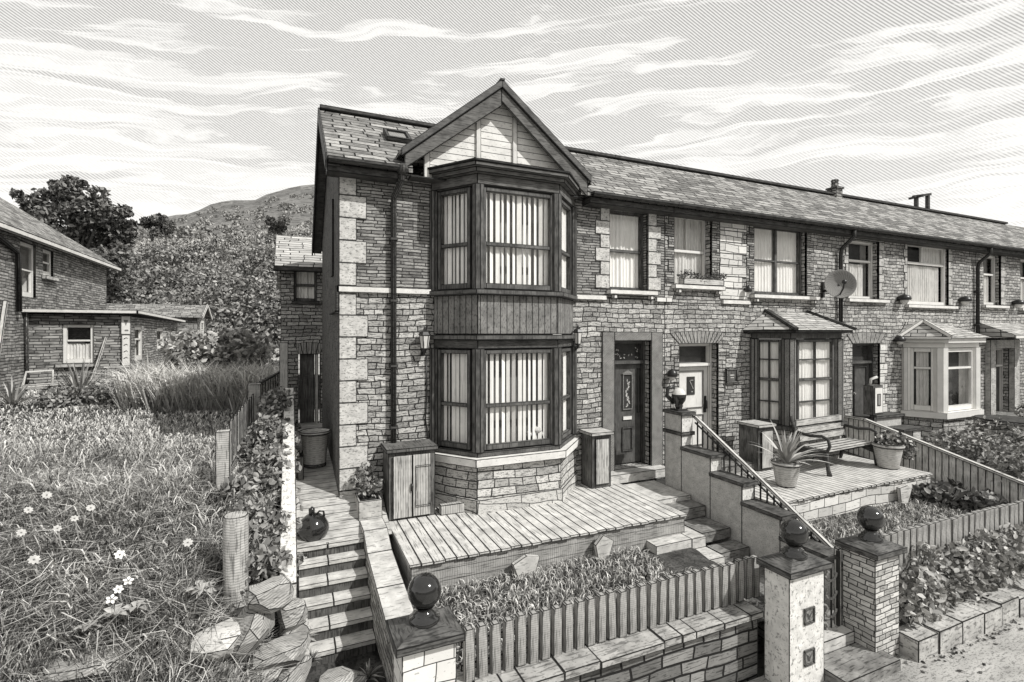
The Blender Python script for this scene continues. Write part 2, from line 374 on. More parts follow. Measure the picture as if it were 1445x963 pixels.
def cloud_mesh(name, verts, faces_q, faces_t, tone, material, parent=None):
    """fast mesh from numpy arrays of quads and triangles with a per-vertex tone"""
    me = bpy.data.meshes.new(name)
    nv = len(verts); nq = len(faces_q); nt = len(faces_t)
    me.vertices.add(nv); me.vertices.foreach_set('co', np.ascontiguousarray(verts, dtype=np.float32).ravel())
    loops = np.concatenate([np.asarray(faces_q, dtype=np.int32).ravel(), np.asarray(faces_t, dtype=np.int32).ravel()]).astype(np.int32)
    me.loops.add(len(loops)); me.loops.foreach_set('vertex_index', loops)
    starts = np.concatenate([np.arange(nq) * 4, nq * 4 + np.arange(nt) * 3]).astype(np.int32)
    me.polygons.add(nq + nt); me.polygons.foreach_set('loop_start', starts)
    me.update(calc_edges=True)
    a = me.attributes.new('tone', 'FLOAT', 'POINT'); a.data.foreach_set('value', np.ascontiguousarray(tone, dtype=np.float32))
    me.materials.append(material)
    o = bpy.data.objects.new(name, me); C.objects.link(o)
    if parent: o.parent = parent
    return o
E0 = np.zeros((0, 3), np.int32)
def blades(P, h, wd, lean, tone):
    """curved grass blades rooted at P (N,3)"""
    n = len(P); th = rng.uniform(0, 2 * np.pi, n); ph = rng.uniform(0, 2 * np.pi, n)
    side = np.stack([np.cos(th), np.sin(th), np.zeros(n)], 1) * (wd / 2)[:, None]
    dirn = np.stack([np.cos(ph), np.sin(ph), np.zeros(n)], 1)
    up = np.array([0, 0, 1.0])
    mid = P + up * (h * .62)[:, None] + dirn * (h * lean * .35)[:, None]
    tip = P + up * (h * (1 - .35 * np.minimum(lean, 1.3)))[:, None] + dirn * (h * lean)[:, None]
    V = np.stack([P - side, P + side, mid - side * .8, mid + side * .8, tip], 1).reshape(-1, 3)
    i = np.arange(n)[:, None] * 5
    q = i + np.array([[0, 1, 3, 2]]); t = i + np.array([[2, 3, 4]])
    T = np.stack([tone * .25, tone * .25, tone, tone, np.minimum(tone * 1.15, 1)], 1).ravel()  # roots darkened: shade between the blades put into the tone
    return V, q, t, T
def leaves(P, size, tone, flat=0.0, aspect=.55):
    """pointed leaf quads with a random tilt at P"""
    n = len(P); a = rng.normal(size=(n, 3)); a[:, 2] *= (1 - flat); a /= np.linalg.norm(a, axis=1)[:, None]
    b = rng.normal(size=(n, 3)); b -= (b * a).sum(1)[:, None] * a; b /= np.linalg.norm(b, axis=1)[:, None]
    nr = np.cross(a, b)
    L = a * (size / 2)[:, None]; W = b * (size * aspect / 2)[:, None]; F = nr * (size * .12)[:, None]
    V = np.stack([P - L, P - L * .25 + W + F, P + L * .45 + W * .75 + F * .6, P + L, P + L * .45 - W * .75 + F * .6, P - L * .25 - W + F, P], 1).reshape(-1, 3)
    i = np.arange(n)[:, None] * 7
    q = np.concatenate([i + np.array([[0, 1, 2, 6]]), i + np.array([[0, 6, 4, 5]]), ], 0); t3 = np.concatenate([i + np.array([[6, 2, 3]]), i + np.array([[6, 3, 4]])], 0)
    sh = np.array([.75, 1, 1, .9, 1, .95, .8])
    return V, q, t3, (tone[:, None] * sh[None, :]).ravel()
def shell(centres, radii, n, squash=.8, depth=.35):
    """n points on the outer skins of clumps"""
    k = rng.choice(len(centres), n, p=radii ** 2 / (radii ** 2).sum())
    d = rng.normal(size=(n, 3)); d /= np.linalg.norm(d, axis=1)[:, None]
    r = radii[k] * (1 - depth * rng.random(n) ** 1.5) * (1 + .10 * rng.normal(size=n))
    p = d * r[:, None]; p[:, 2] *= squash
    return centres[k] + p, k
# ================================================================== the setting
D = 7.5                                        # plane of the terrace front
ZF, ZD, ZG = -2.45, -2.60, -3.34               # house floor, decks, street
YE, ZE, YR, ZR, YB, ZB = 7.22, 2.40, 9.15, 3.80, 11.8, 1.88     # front eave, ridge, back eave
STR0, STR1 = .575, .665                        # string course

def field_z(x, y):
    ks = [(2.5, -3.34), (3.6, -3.25), (4.4, -2.95), (5.0, -2.60), (5.7, -2.30), (7, -1.95), (9, -1.83), (15, -1.70), (26, -1.6), (40, -1.6)]
    if y <= ks[0][0]: z0 = ks[0][1]
    else:
        z0 = ks[-1][1]
        for (a, za), (b, zb) in zip(ks, ks[1:]):
            if y <= b: z0 = za + (zb - za) * (y - a) / (b - a); break
    if x > -.8 and y < 5.6:                    # falls away to the foot of the stairs
        t = min(1, (x + .8) / .9); z0 = z0 * (1 - t) + min(z0, -3.30) * t
    return z0 + .05 * mnoise.noise((x * .9, y * .9, 0)) * (1 if y > 5 else .6)

def grid_sheet(name, xs, ys, fz, material, kind='structure'):
    mb = MB(); n = len(xs)
    vs = [(x, y, fz(x, y)) for y in ys for x in xs]
    fs = [(j * n + i, j * n + i + 1, j * n + n + i + 1, j * n + n + i) for j in range(len(ys) - 1) for i in range(n - 1)]
    mb.add(vs, fs, True)
    return tag(mb.build(name, material, ink=.001), kind=kind)

ground = MB().quad((-900, -900, ZG - .3), (900, -900, ZG - .3), (900, 900, ZG - .3), (-900, 900, ZG - .3)).build('ground', M['ground'])
tag(ground, kind='structure')
road = MB().quad((.35, -14, ZG), (60, -14, ZG), (60, 3.5, ZG), (.35, 3.5, ZG)).build('road', M['asphalt'])
tag(road, kind='structure')
xs = [-46 + 46 * ((i / 46) ** .55) for i in range(46)] + [-.12, -.06]
ys = [2.6 + .16 * i for i in range(26)] + [6.8 + .45 * i for i in range(30)] + [20.5 + 2.5 * i for i in range(7)]
grid_sheet('field', xs, ys, field_z, M['turf'])
grid_sheet('stair_foot_ground', [-.06 + .16 * i for i in range(7)], [2.6 + .2 * i for i in range(17)], lambda x, y: -3.49 + .03 * mnoise.noise((x * 3, y * 3, 4)) + .12 * max(0, min(1, (4.6 - y) / 1.2)), M['turf'])

# garden soil of both front yards and the ground under the houses
yard = MB()
yard.add([(1.2, 3.7, -2.93), (4.6, 3.7, -2.97), (5.2, 3.7, -3.2), (5.2, 5.7, -3.0), (1.2, 5.7, -2.98)], [(0, 1, 2, 3, 4)])
tag(yard.build('front_lawn_soil', M['soil']), kind='structure')
tag(MB().box(4.75, 6.0, 3.45, 5.0, -3.36, -3.26).build('garden_path', M['slab_dark']), kind='structure')
tag(MB().add([(6.1, 3.45, -3.06), (11.3, 3.45, -3.1), (11.3, 5.5, -3.0), (6.1, 5.5, -2.98)], [(0, 1, 2, 3)]).build('second_lawn_soil', M['soil']), kind='structure')
tag(MB().add([(11.3, 3.2, -3.1), (34, 3.2, -3.1), (34, 7.6, -2.62), (11.3, 7.6, -2.62)], [(0, 1, 2, 3)]).build('far_garden_soil', M['soil']), kind='structure')
# side path with its ramp
pth = MB(); prof = [(6.62, -2.615), (7.0, -2.52), (7.5, -2.30), (8.7, -2.15), (12.2, -2.0)]
for (a, za), (b, zb) in zip(prof, prof[1:]):
    pth.quad((.06, a, za), (1.22 if a < 7.4 else .66, a, za), (1.22 if a < 7.4 else .66, b, zb), (.06, b, zb))
tag(pth.build('side_path', M['pave'], ink=.001), kind='structure')

# hills
def slope_z(d): return -1.4 + (d - 33) * .395 if d < 60 else 9.27 + (d - 60) * .235
def polar_hill(name, us, deps, zfun, material):
    mb = MB(); n = len(us); vs = []
    for d in deps:
        for u in us:
            X, Y = PD(u, d); vs.append((X, Y, zfun(u, d)))
    fs = [(j * n + i, j * n + i + 1, j * n + n + i + 1, j * n + n + i) for j in range(len(deps) - 1) for i in range(n - 1)]
    mb.add(vs, fs, True)
    return tag(mb.build(name, material, ink=.001), kind='structure')
def ridge_v(u):
    ks = [(-500, 400), (0, 365), (150, 335), (195, 318), (240, 306), (270, 300), (300, 289), (330, 283), (355, 284), (385, 270), (420, 262), (440, 261), (520, 258), (700, 300), (1100, 330), (1500, 380)]
    for (a, va), (b, vb) in zip(ks, ks[1:]):
        if u <= b: return va + (vb - va) * (u - a) / (b - a)
    return ks[-1][1]
def hill_z(u, d):
    zt = (470 - ridge_v(u)) / FPX * 170
    t = (d - 60) / 110
    z = 9.0 + (zt - 9.0) * max(0, t) ** 1.15 if d <= 170 else zt - (d - 170) * .2
    X, Y = PD(u, d)
    return z + (1 if 100 < d < 166 else .25) * 2.6 * mnoise.noise((X * .03, Y * .03, 1)) + .8 * mnoise.noise((X * .15, Y * .15, 3))
polar_hill('far_hill', [-520 + 16 * i for i in range(90)], [58, 66, 74, 84, 94, 106, 118, 130, 142, 152, 160, 165, 170, 180, 200], hill_z, M['hill'])
polar_hill('meadow_slope', [-520 + 20 * i for i in range(70)], [23, 28, 33, 38, 44, 50, 56, 62, 70, 80, 92],
           lambda u, d: (-1.9 + (d - 23) * .05 if d < 33 else slope_z(d)) + (0 if d < 30 else 1) * .6 * mnoise.noise((u * .02, d * .1, 0)), M['hill_grass'])
# the other side of the valley, behind the viewer (seen only as a reflection in the panes)
vb = MB(); n = 40; vs = []
for j, (d, zz_) in enumerate([(60, -6), (110, 8), (150, 30), (170, 40), (230, 20)]):
    for i in range(n + 1):
        a = R(100 + 4.0 * i) + YAW * 0
        vs.append((math.sin(a) * d, math.cos(a) * d, zz_ + 7 * mnoise.noise((i * .35, j * .6, 8)) - (10 * i / n)))
vb.add(vs, [(j * (n + 1) + i, j * (n + 1) + i + 1, (j + 1) * (n + 1) + i + 1, (j + 1) * (n + 1) + i) for j in range(4) for i in range(n)], True)
tag(vb.build('valley_hill', M['hill'], ink=.001), kind='structure')

# ================================================================== the terrace
def wall_cells(mb, x0, x1, z0, z1, holes, y=D, th=.30):
    """front face with openings, plus the reveals of each opening"""
    xs = sorted({x0, x1} | {min(max(h[i], x0), x1) for h in holes for i in (0, 1)})
    zs = sorted({z0, z1} | {min(max(h[i], z0), z1) for h in holes for i in (2, 3)})
    for a, b in zip(xs, xs[1:]):
        for c, d in zip(zs, zs[1:]):
            cx, cz = (a + b) / 2, (c + d) / 2
            if any(h[0] < cx < h[1] and h[2] < cz < h[3] for h in holes): continue
            mb.quad((a, y, c), (b, y, c), (b, y, d), (a, y, d))
    for h in holes:
        a, b, c, d = max(h[0], x0), min(h[1], x1), max(h[2], z0), min(h[3], z1)
        if a >= b or c >= d: continue
        yb = y + th
        mb.quad((a, y, c), (a, y, d), (a, yb, d), (a, yb, c)); mb.quad((b, y, d), (b, y, c), (b, yb, c), (b, yb, d))
        if d == h[3]: mb.quad((a, y, d), (b, y, d), (b, yb, d), (a, yb, d))
        if c == h[2]: mb.quad((b, y, c), (a, y, c), (a, yb, c), (b, yb, c))
    return mb

def frame_rects(mb, o, ex, ez, rects, th, depth, nrm):
    """window bars: rects in the window's own plane (o origin, ex along, ez up, nrm outwards)"""
    for a0, a1, b0, b1 in rects:
        p = o + ex * a0 + ez * b0
        mb.prism([p, p + ex * (a1 - a0), p + ex * (a1 - a0) + ez * (b1 - b0), p + ez * (b1 - b0)], -nrm * depth)

def window(parent, name, p0, p1, z0, z1, nrm, fm, style='sash', curtain='curtain', ft=.055, seed=0, pleat=.085, drape=None, split=.5, mid=None, bars=()):
    """window in the vertical plane through p0..p1 (left to right seen from outside); part with sub-parts glass, curtain, back"""
    p0, p1 = Vector((p0[0], p0[1], 0)), Vector((p1[0], p1[1], 0))
    ex = (p1 - p0).normalized(); W = (p1 - p0).length; H = z1 - z0; ez = Vector((0, 0, 1)); nrm = Vector((nrm[0], nrm[1], 0)).normalized()
    o = Vector((p0.x, p0.y, z0))
    f = MB(); rc = [(0, ft, 0, H), (W - ft, W, 0, H), (ft, W - ft, 0, ft * 1.3), (ft, W - ft, H - ft, H)]
    frame_rects(f, o, ex, ez, rc, ft, .07, nrm)
    zs = H * split
    in_ = []
    if style in ('sash', 'sash_v', 'sash4'):
        in_.append((ft, W - ft, zs - .025, zs + .03))
    if style == 'top':                        # fixed light under a transom
        in_.append((ft, W - ft, zs - .025, zs + .03))
    if style in ('sash_v',): in_.append((W / 2 - .016, W / 2 + .016, zs + .03, H - ft))
    if style == 'pair': in_ += [(W / 2 - .035, W / 2 + .035, ft, H - ft), (ft, W / 2 - .035, zs - .02, zs + .02), (W / 2 + .035, W - ft, zs - .02, zs + .02)]
    if style == 'toppair': in_ += [(ft, W - ft, zs - .03, zs + .03), (W * .42 - .025, W * .42 + .025, zs + .03, H - ft)]
    if style == 'sash4': in_ += [(W / 2 - .012, W / 2 + .012, ft, zs - .025), (W / 2 - .012, W / 2 + .012, zs + .03, H - ft), (ft, W - ft, zs * .5 - .012, zs * .5 + .012), (ft, W - ft, zs + (H - zs) * .5 - .012, zs + (H - zs) * .5 + .012)]
    frame_rects(f, o - nrm * .008, ex, ez, in_, ft, .05, nrm)
    w_ = f.build(name, M[fm], parent, ink=.004 if fm == 'frame_white' else .008)
    g = MB(); q = o - nrm * .04
    g.quad(q + ex * ft * .8 + ez * ft * .8, q + ex * (W - ft * .8) + ez * ft * .8, q + ex * (W - ft * .8) + ez * (H - ft * .8), q + ex * ft * .8 + ez * (H - ft * .8)).build('glass', M['glass'], w_)
    b = MB(); q = o - nrm * .30
    b.quad(q - ex * .0, q + ex * W, q + ex * W + ez * H, q + ez * H)
    b.build('back', M['room' if curtain != 'blind' else 'room_pale' if z0 > 0 else 'room_grey'], w_)
    b = MB()
    for sgn in (0, 1):
        s0 = o - nrm * .071 + ex * (W * sgn); s1 = o - nrm * .299 + ex * (W * sgn)
        b.quad(s0, s1, s1 + ez * H, s0 + ez * H)
        s0 = o - nrm * .071 + ez * (H * sgn); s1 = o - nrm * .299 + ez * (H * sgn)
        b.quad(s0, s1, s1 + ex * W, s0 + ex * W)
    b.build('bounce_lining', M['trim_pale'], w_, ink=.0001)  # made pale to bounce daylight onto the curtain
    r_ = random.Random(seed)
    if curtain == 'blind':                     # upright blind slats with gaps
        c = MB(); x = ft * .9
        while x < W - ft:
            wd = pleat * r_.uniform(.50, .80)
            a = o - nrm * .085 + ex * x + ez * ft; tw = nrm * r_.uniform(-.02, .02)
            wd = min(wd, W - ft - x)
            c.quad(a - tw, a + ex * wd + tw, a + ex * wd + tw + ez * (H - 2 * ft), a - tw + ez * (H - 2 * ft))
            x += pleat * r_.uniform(.9, 1.12)
        c.build('blind', M['curtain'], w_, ink=.0001)
    elif curtain:
        for (xa, xb, za, zb) in (drape or [(0, 1, 0, 1)]):
            c = MB(); n = max(6, int((xb - xa) * W / pleat * 6)); vs = []
            ph = r_.uniform(0, 6)
            for i in range(n + 1):
                t = i / n; xx = ft * .6 + (W - ft * 1.2) * (xa + (xb - xa) * t)
                yy = .082 + .014 * math.sin(t * (xb - xa) * W / pleat * 6.28 + ph) + .012 * math.sin(t * 17 + ph * 2)
                for zq in (za, zb): vs.append(o - nrm * yy + ex * xx + ez * (ft * .7 + (H - ft * 1.4) * zq))
            c.add(vs, [(2 * i, 2 * i + 2, 2 * i + 3, 2 * i + 1) for i in range(n)], True)
            c.build('curtain', M[curtain], w_, ink=.0001)
    return w_

def sill(parent, x0, x1, z, y=D, h=.085, proj=.11, brackets=True, m='string'):
    s_ = MB().box(x0, x1, y - proj, y + .12, z - h, z)
    if brackets:
        for xx in (x0 + .10, x1 - .16): s_.box(xx, xx + .07, y - proj * .8, y - .003, z - h - .075, z - h - .002)
    return s_.build('window_sill', M[m], parent)

def arch(parent, x0, x1, z, h=.20, m='arch_grey', ext=.09, y=D, rise=.05, n=9):
    """flat-arched lintel of wedge stones standing 12 mm proud"""
    a = MB(); cx = (x0 + x1) / 2
    for i in range(n):
        t0, t1 = i / n, (i + 1) / n
        def bot(t): return (x0 + (x1 - x0) * t, z + rise * 0 - .0)
        def top(t): return (x0 - ext + (x1 - x0 + 2 * ext) * t, z + h + rise * (1 - (2 * t - 1) ** 2))
        b0, b1, c1, c0 = bot(t0), bot(t1), top(t1), top(t0)
        a.prism([(b0[0], y - .012, b0[1]), (b1[0], y - .012, b1[1]), (c1[0], y - .012, c1[1]), (c0[0], y - .012, c0[1])], (0, .03, 0))
    return a.build('stone_arch', M[m], parent)

def blocks(parent, name, x, z0, z1, side, m, hh=.29, wa=.20, wb=.32, y=D, seed=1, proud=.014, start=0):
    """toothed blocks of a quoin or a window surround: side=+1 grows right from x, -1 left"""
    b = MB(); z = z0; i = start
    k = max(1, round((z1 - z0) / hh)); hh = (z1 - z0) / k
    for j in range(k):
        wd = wa if i % 2 else wb
        a0, a1 = (x, x + wd) if side > 0 else (x - wd, x)
        b.box(a0, a1, y - proud, y + .04, z, z + hh - .001); z += hh; i += 1
    return b.build(name, M[m], parent)

def main_roof(parent, x0, x1, name='roof', cut=None):
    r_ = MB(); t = .09
    nrm = Vector((0, -(ZR - ZE), YR - YE)).normalized() * 0
    for a, b, y0 in ([(x0, cut[0], YE), (cut[0], cut[1], 7.62), (cut[1], x1, YE)] if cut else [(x0, x1, YE)]):
        z0 = ZE + (ZR - ZE) * (y0 - YE) / (YR - YE)
        r_.prism([(a, y0, z0), (a, YR, ZR), (a, YB, ZB), (a, YB, ZB - t), (a, YR, ZR - t), (a, y0, z0 - t)], (b - a, 0, 0))
    return r_.build(name, M['slate'], parent)
def gutter(parent, x0, x1):
    g = MB(); n = 6; vs = []
    for xx in (x0, x1):
        for i in range(n + 1):
            t = math.pi + math.pi * i / n
            vs.append((xx, YE - .045 + .06 * math.cos(t), ZE - .045 + .06 * math.sin(t)))
    g.add(vs, [(i, i + 1, n + 2 + i, n + 1 + i) for i in range(n)], True)
    g.box(x0, x1, YE + .03, D + .02, ZE - .20, ZE - .095)
    g.box(x0, x1, YE - .105, YE + .028, ZE - .075, ZE - .03)
    return g.build('gutter', M['lead'], parent)

# ------------------------------------------------------------------ house one: end of terrace with the two-storey bay
xl = .63; xb1 = PX(938, D)                       # its left corner and the party line
h1 = thing('end_terrace_house', 'stone end of terrace house with gabled two storey dark bay and black front door', 'house')
W1 = (PX(860, D), PX(914, D), FZ(886, 410), FZ(886, 297))
D1 = (PX(866, D), PX(918, D), ZF, FZ(890, 481))
bayL, bayR = 2.0, 4.45
lowbay = (bayL + .05, bayR - .05, -1.72, 2.2)
wl = MB(); wall_cells(wl, xl, xb1, -2.75, STR0 + .04, [D1, lowbay]); wl.build('lower_wall', M['stone_low'], h1, weld=True)
wu = MB(); wall_cells(wu, xl, xb1, STR0 + .04, ZE - .02, [W1, lowbay]); wu.build('upper_wall', M['stone_up'], h1, weld=True)
# side gable wall
ov = .17
g = MB(); g.add([(xl, D, -2.9), (xl, 11.5, -2.9), (xl, 11.5, ZB + .05), (xl, YR, ZR - .15), (xl, D, ZE + .08)], [(4, 3, 2, 1, 0)])
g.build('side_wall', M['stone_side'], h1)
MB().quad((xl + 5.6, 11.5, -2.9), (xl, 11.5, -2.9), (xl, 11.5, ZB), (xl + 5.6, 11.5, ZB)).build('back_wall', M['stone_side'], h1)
blocks(h1, 'quoin', xl, -2.55, STR0 - .01, 1, 'quoin', .31, .24, .40, proud=.02)
blocks(h1, 'quoin', xl, STR1 + .01, ZE - .12, 1, 'quoin', .31, .24, .38, proud=.02, start=1)
for q in ((xl - .03, 1.99), (4.40, W1[0] - .08), (W1[1] + .17, xb1)): MB().box(q[0], q[1], D - .05, D + .02, STR0, STR1).build('string_course', M['string'], h1)
MB().box(xl - .045, xl, D - .05, D + 1.2, STR0 - .28, STR1 - .35).box(xl - .045, xl, D - .05, D + .06, STR0 - .3, STR1).build('side_ledge', M['lead'], h1)
sw = MB().box(xl - .03, xl - .002, 8.35, 8.62, .9, 2.1); sw.build('side_window', M['lead'], h1)
main_roof(h1, xl - ov, xb1, cut=(1.62, 4.44))
# verge boards of the side gable
vg = MB(); t = .20
for (ya, za, yb, zb) in ((YE - .02, ZE, YR, ZR), (YR, ZR, YB, ZB)):
    vg.prism([(xl - ov - .03, ya, za + .03), (xl - ov - .03, yb, zb + .03), (xl - ov - .03, yb, zb - t), (xl - ov - .03, ya, za - t)], (.028, 0, 0))
vg.prism([(xl - ov, YE, ZE - .10), (xl - ov, YR, ZR - .10), (xl - ov, YR, ZR - .14), (xl - ov, YE, ZE - .14)], (ov - .002, 0, 0))
vg.prism([(xl - ov, YR, ZR - .10), (xl - ov, YB, ZB - .10), (xl - ov, YB, ZB - .14), (xl - ov, YR, ZR - .14)], (ov - .002, 0, 0))
vg.build('verge', M['wood_dark'], h1)
MB().bar((xl - ov, YR, ZR + .03), (xb1, YR, ZR + .03), .16, .06).build('ridge_tile', M['lead'], h1)
gutter(h1, xl - ov, 1.42); gutter(h1, 4.64, xb1)
# roof light
sl = Vector((0, YR - YE, ZR - ZE)).normalized(); nn = Vector((0, -(ZR - ZE), YR - YE)).normalized()
def on_roof(xx, t): return Vector((xx, YE, ZE)) + sl * t + nn * .01
rl = MB()
rx0, rx1, ra, rb = 1.40, 1.80, 1.10, 1.55
for (a0, a1, b0, b1) in ((rx0, rx1, ra, ra + .05), (rx0, rx1, rb - .05, rb), (rx0, rx0 + .05, ra + .05, rb - .05), (rx1 - .05, rx1, ra + .05, rb - .05)):
    rl.prism([on_roof(a0, b0), on_roof(a1, b0), on_roof(a1, b1), on_roof(a0, b1)], nn * .07)
rlo = rl.build('roof_window', M['lead'], h1)
MB().quad(on_roof(rx0 + .05, ra + .05) + nn * .04, on_roof(rx1 - .05, ra + .05) + nn * .04, on_roof(rx1 - .05, rb - .05) + nn * .04, on_roof(rx0 + .05, rb - .05) + nn * .04).build('pane', M['dish'], rlo)

# the gable over the bay, in the plane of the front wall
gx0, gx1, gxa, gz0, gza, gy = 1.50, 4.56, 3.0, 2.56, 3.80, 7.2
def gz(x): return gza - abs(x - gxa) * (gza - gz0) / (gxa - gx0)
gyb = 7.39
gb = MB(); gb.add([(1.86, gyb, 2.3), (4.28, gyb, 2.3), (4.28, gyb, gz(4.28) - .02), (gxa, gyb, gza - .03), (1.86, gyb, gz(1.86) - .02)], [(0, 1, 2, 3, 4)])
gb.build('gable_boards', M['gable_board'], h1, ink=.008)
for xa, xb_ in ((gxa - .36, gxa - .28), (gxa + .26, gxa + .34), (1.82, 1.91), (4.23, 4.31)):
    MB().box(xa, xb_, gyb - .03, gyb + .01, 2.3, min(gz(xa), gz(xb_)) - .06).build('gable_trim', M['trim_pale'], h1, ink=.008)
MB().box(gx0 + .1, gx1 - .1, gy + .06, D - .01, 2.27, 2.29).build('soffit', M['wood_dark'], h1)
bd = .215
for (xa, za, xb, zb) in ((gx0, gz0, gxa, gza), (gxa, gza, gx1, gz0)):
    MB().prism([(xa, gy, za), (xb, gy, zb), (xb, gy, zb - bd * 1.3), (xa, gy, za - bd * .95)], (0, .045, 0)).build('bargeboard', M['barge'], h1)
for (xa, za, xb, zb) in ((gx0 - .05, gz0 - .04, gxa, gza), (gxa, gza, gx1 + .05, gz0 - .04)):
    MB().prism([(xa, gy - .04, za + .115), (xb, gy - .04, zb + .115), (xb, gy - .04, zb), (xa, gy - .04, za)], (0, .039, 0)).build('barge_moulding', M['wood_dark'], h1)
gr = MB(); t = .05
for xf in (gx0 - .08, gx1 + .08):
    zf = gz(xf)
    gr.prism([(gxa, gy + .0, gza + .10), (gxa, YR + .1, gza + .10), (xf, gy + .25, zf + .10), (xf, gy + .0, zf + .10)], (0, 0, -t))
gr.build('gable_roof', M['slate'], h1)
MB().bar((gxa, gy - .05, gza + .11), (gxa, YR, gza + .11), .07, .03).build('gable_ridge', M['lead'], h1)

M['stone_base'] = mat('base_course_stone', .40, .66, 8, brick=(.62, .50, .007, .04, .02), strokes=[(.5, 9, 40, .56), (.45, 34, 40, .57)], bump=.6)
# the bay
bp = [(bayL, D), (2.48, 6.85), (3.80, 6.85), (bayR, D)]
def bay_ring(mb, z0, z1, off=0.0, top=True):
    """closed bay-shaped slab grown outwards by off"""
    p = [(bp[0][0] - off * 1.2, D - .01), (bp[1][0] - off * .55, bp[1][1] - off), (bp[2][0] + off * .55, bp[2][1] - off), (bp[3][0] + off * 1.2, D - .01)]
    return mb.prism([(a, b, z0) for a, b in p], (0, 0, z1 - z0))
bay_ring(MB(), -2.75, -1.92, .05).build('bay_plinth', M['stone_plinth'], h1)
bay_ring(MB(), -2.62, -2.40, .075).build('bay_base_course', M['stone_base'], h1)
M['quoin']
bay_ring(MB(), -1.92, -1.80, .13).build('bay_sill', M['string'], h1)
bay_ring(MB(), -.02, .56, .0).build('bay_boarding', M['board_dark'], h1)
for q in ((.56, .63, .09), (-.10, -.03, .08), (-1.80, -1.73, .03)): bay_ring(MB(), *q).build('bay_moulding', M['wood_darkv'], h1)
co = MB(); bay_ring(co, 2.15, 2.30, .03); bay_ring(co, 2.30, 2.37, .11); bay_ring(co, 2.37, 2.43, .17); co.build('bay_cornice', M['barge'], h1)
bay_ring(MB(), 2.432, 2.46, .19).build('bay_lead_roof', M['lead'], h1)
fr = MB(); bay_ring(fr, -.23, -.102, .0); fr.build('bay_frieze', M['wood_dark'], h1)
def lerp2(a, b, t): return (a[0] + (b[0] - a[0]) * t, a[1] + (b[1] - a[1]) * t)
for (z0, z1) in ((-1.73, -.23), (.63, 2.15)):
    # corner posts
    for i, p in enumerate(bp):
        c_ = MB(); wd = .13 if i in (1, 2) else .09
        yy = p[1] if i in (1, 2) else D - .05
        c_.lathe([(wd / 1.35, z0), (wd / 1.35, z1)], (p[0] + (.02 if i == 1 else -.02 if i == 2 else 0), yy + .035, 0), 8, smooth=False).build('bay_post', M['wood_darkv'], h1)
    for i, (a, b, s0, s1) in enumerate(((bp[0], bp[1], .10, .84), (bp[1], bp[2], .055, .945), (bp[2], bp[3], .13, .90))):
        nx, ny = (b[1] - a[1]), -(b[0] - a[0])
        l = math.hypot(nx, ny); nx, ny = nx / l, ny / l
        window(h1, 'bay_window', lerp2(a, b, s0), lerp2(a, b, s1), z0 + .02, z1 - .02, (nx, ny), 'wood_darkv', 'sash', 'blind' if z0 < 0 or i != 1 else 'blind', .06, seed=i + (10 if z0 < 0 else 20), pleat=(.088 if i == 1 else .075), split=.44)
# ornament on the lower bay's inner sill
orn = MB(); orn.ball((3.50, 6.99, -1.50), .085, 12, 8, .7).ball((3.38, 7.0, -1.56), .06, 10, 6, .8).ball((3.58, 6.98, -1.57), .05, 10, 6).lathe([(.05, -1.65), (.03, -1.58), (.05, -1.54)], (3.47, 6.99, 0), 10)
tag(orn.build('window_ornament', M['ornament']), 'pale flower shaped ornament standing on the inner sill of the lower bay window', 'ornament')

# upper window of house one with its pale dressed stones
window(h1, 'window', (W1[0], D + .13), (W1[1], D + .13), W1[2], W1[3], (0, -1), 'wood_darkv', 'sash', 'curtain', .05, seed=3)
blocks(h1, 'window_surround', W1[0], W1[2] + .02, W1[3], -1, 'quoin', .25, .20, .30, proud=.016)
blocks(h1, 'window_surround', W1[1], W1[2] + .02, W1[3], 1, 'quoin', .25, .20, .30, proud=.016)
arch(h1, W1[0], W1[1], W1[3], .17, 'quoin', .22, n=7)
sill(h1, W1[0] - .06, W1[1] + .16, W1[2])

# front door of house one
jl, jr = PX(849, D), PX(934, D); jt = D1[3] + .16
MB().box(jl, D1[0], D - .03, D + .05, ZF - .1, jt).box(D1[1], jr, D - .03, D + .05, ZF - .1, jt).box(D1[0], D1[1], D - .03, D + .05, D1[3], jt).build('door_surround', M['jamb_dark'], h1)
def front_door(parent, x0, x1, z0, z1, m, glassy='dark', y=D + .22, trans=.40, fm=None, house_no=0):
    fm = fm or m; W = x1 - x0
    f = MB().box(x0, x0 + .05, y - .06, y + .06, z0, z1).box(x1 - .05, x1, y - .06, y + .06, z0, z1).box(x0 + .05, x1 - .05, y - .06, y + .06, z1 - .06, z1)
    zt = z1 - trans
    f.box(x0 + .05, x1 - .05, y - .08, y + .06, zt - .035, zt + .03)
    d = MB().box(x0 + .05, x1 - .05, y, y + .05, z0 + .02, zt - .036)
    fo = f.build('door_frame', M[fm], parent, ink=.006)
    MB().box(x0 + .05, x1 - .05, y + .05, y + .06, zt + .03, z1 - .06).build('fanlight', M['room'], fo, ink=.001)
    MB().quad((x0 + .05, y + .0, zt + .03), (x1 - .05, y + .0, zt + .03), (x1 - .05, y + .0, z1 - .06), (x0 + .05, y + .0, z1 - .06)).build('glass', M['glass'], fo, ink=.001)
    return d.build('door', M[m], parent), fo, zt
dr, fo, zt = front_door(h1, D1[0], D1[1], ZF, D1[3], 'door_dark')
x0, x1 = D1[0] + .05, D1[1] - .05; yy = D + .22; xm = x0 + (x1 - x0) * .56
def panel(mb, a, b, c, d, y, t=.03, pr=.022):
    for q in ((a, b, c, c + t), (a, b, d - t, d), (a, a + t, c + t, d - t), (b - t, b, c + t, d - t)): mb.box(q[0], q[1], y - pr, y - .001, q[2], q[3])
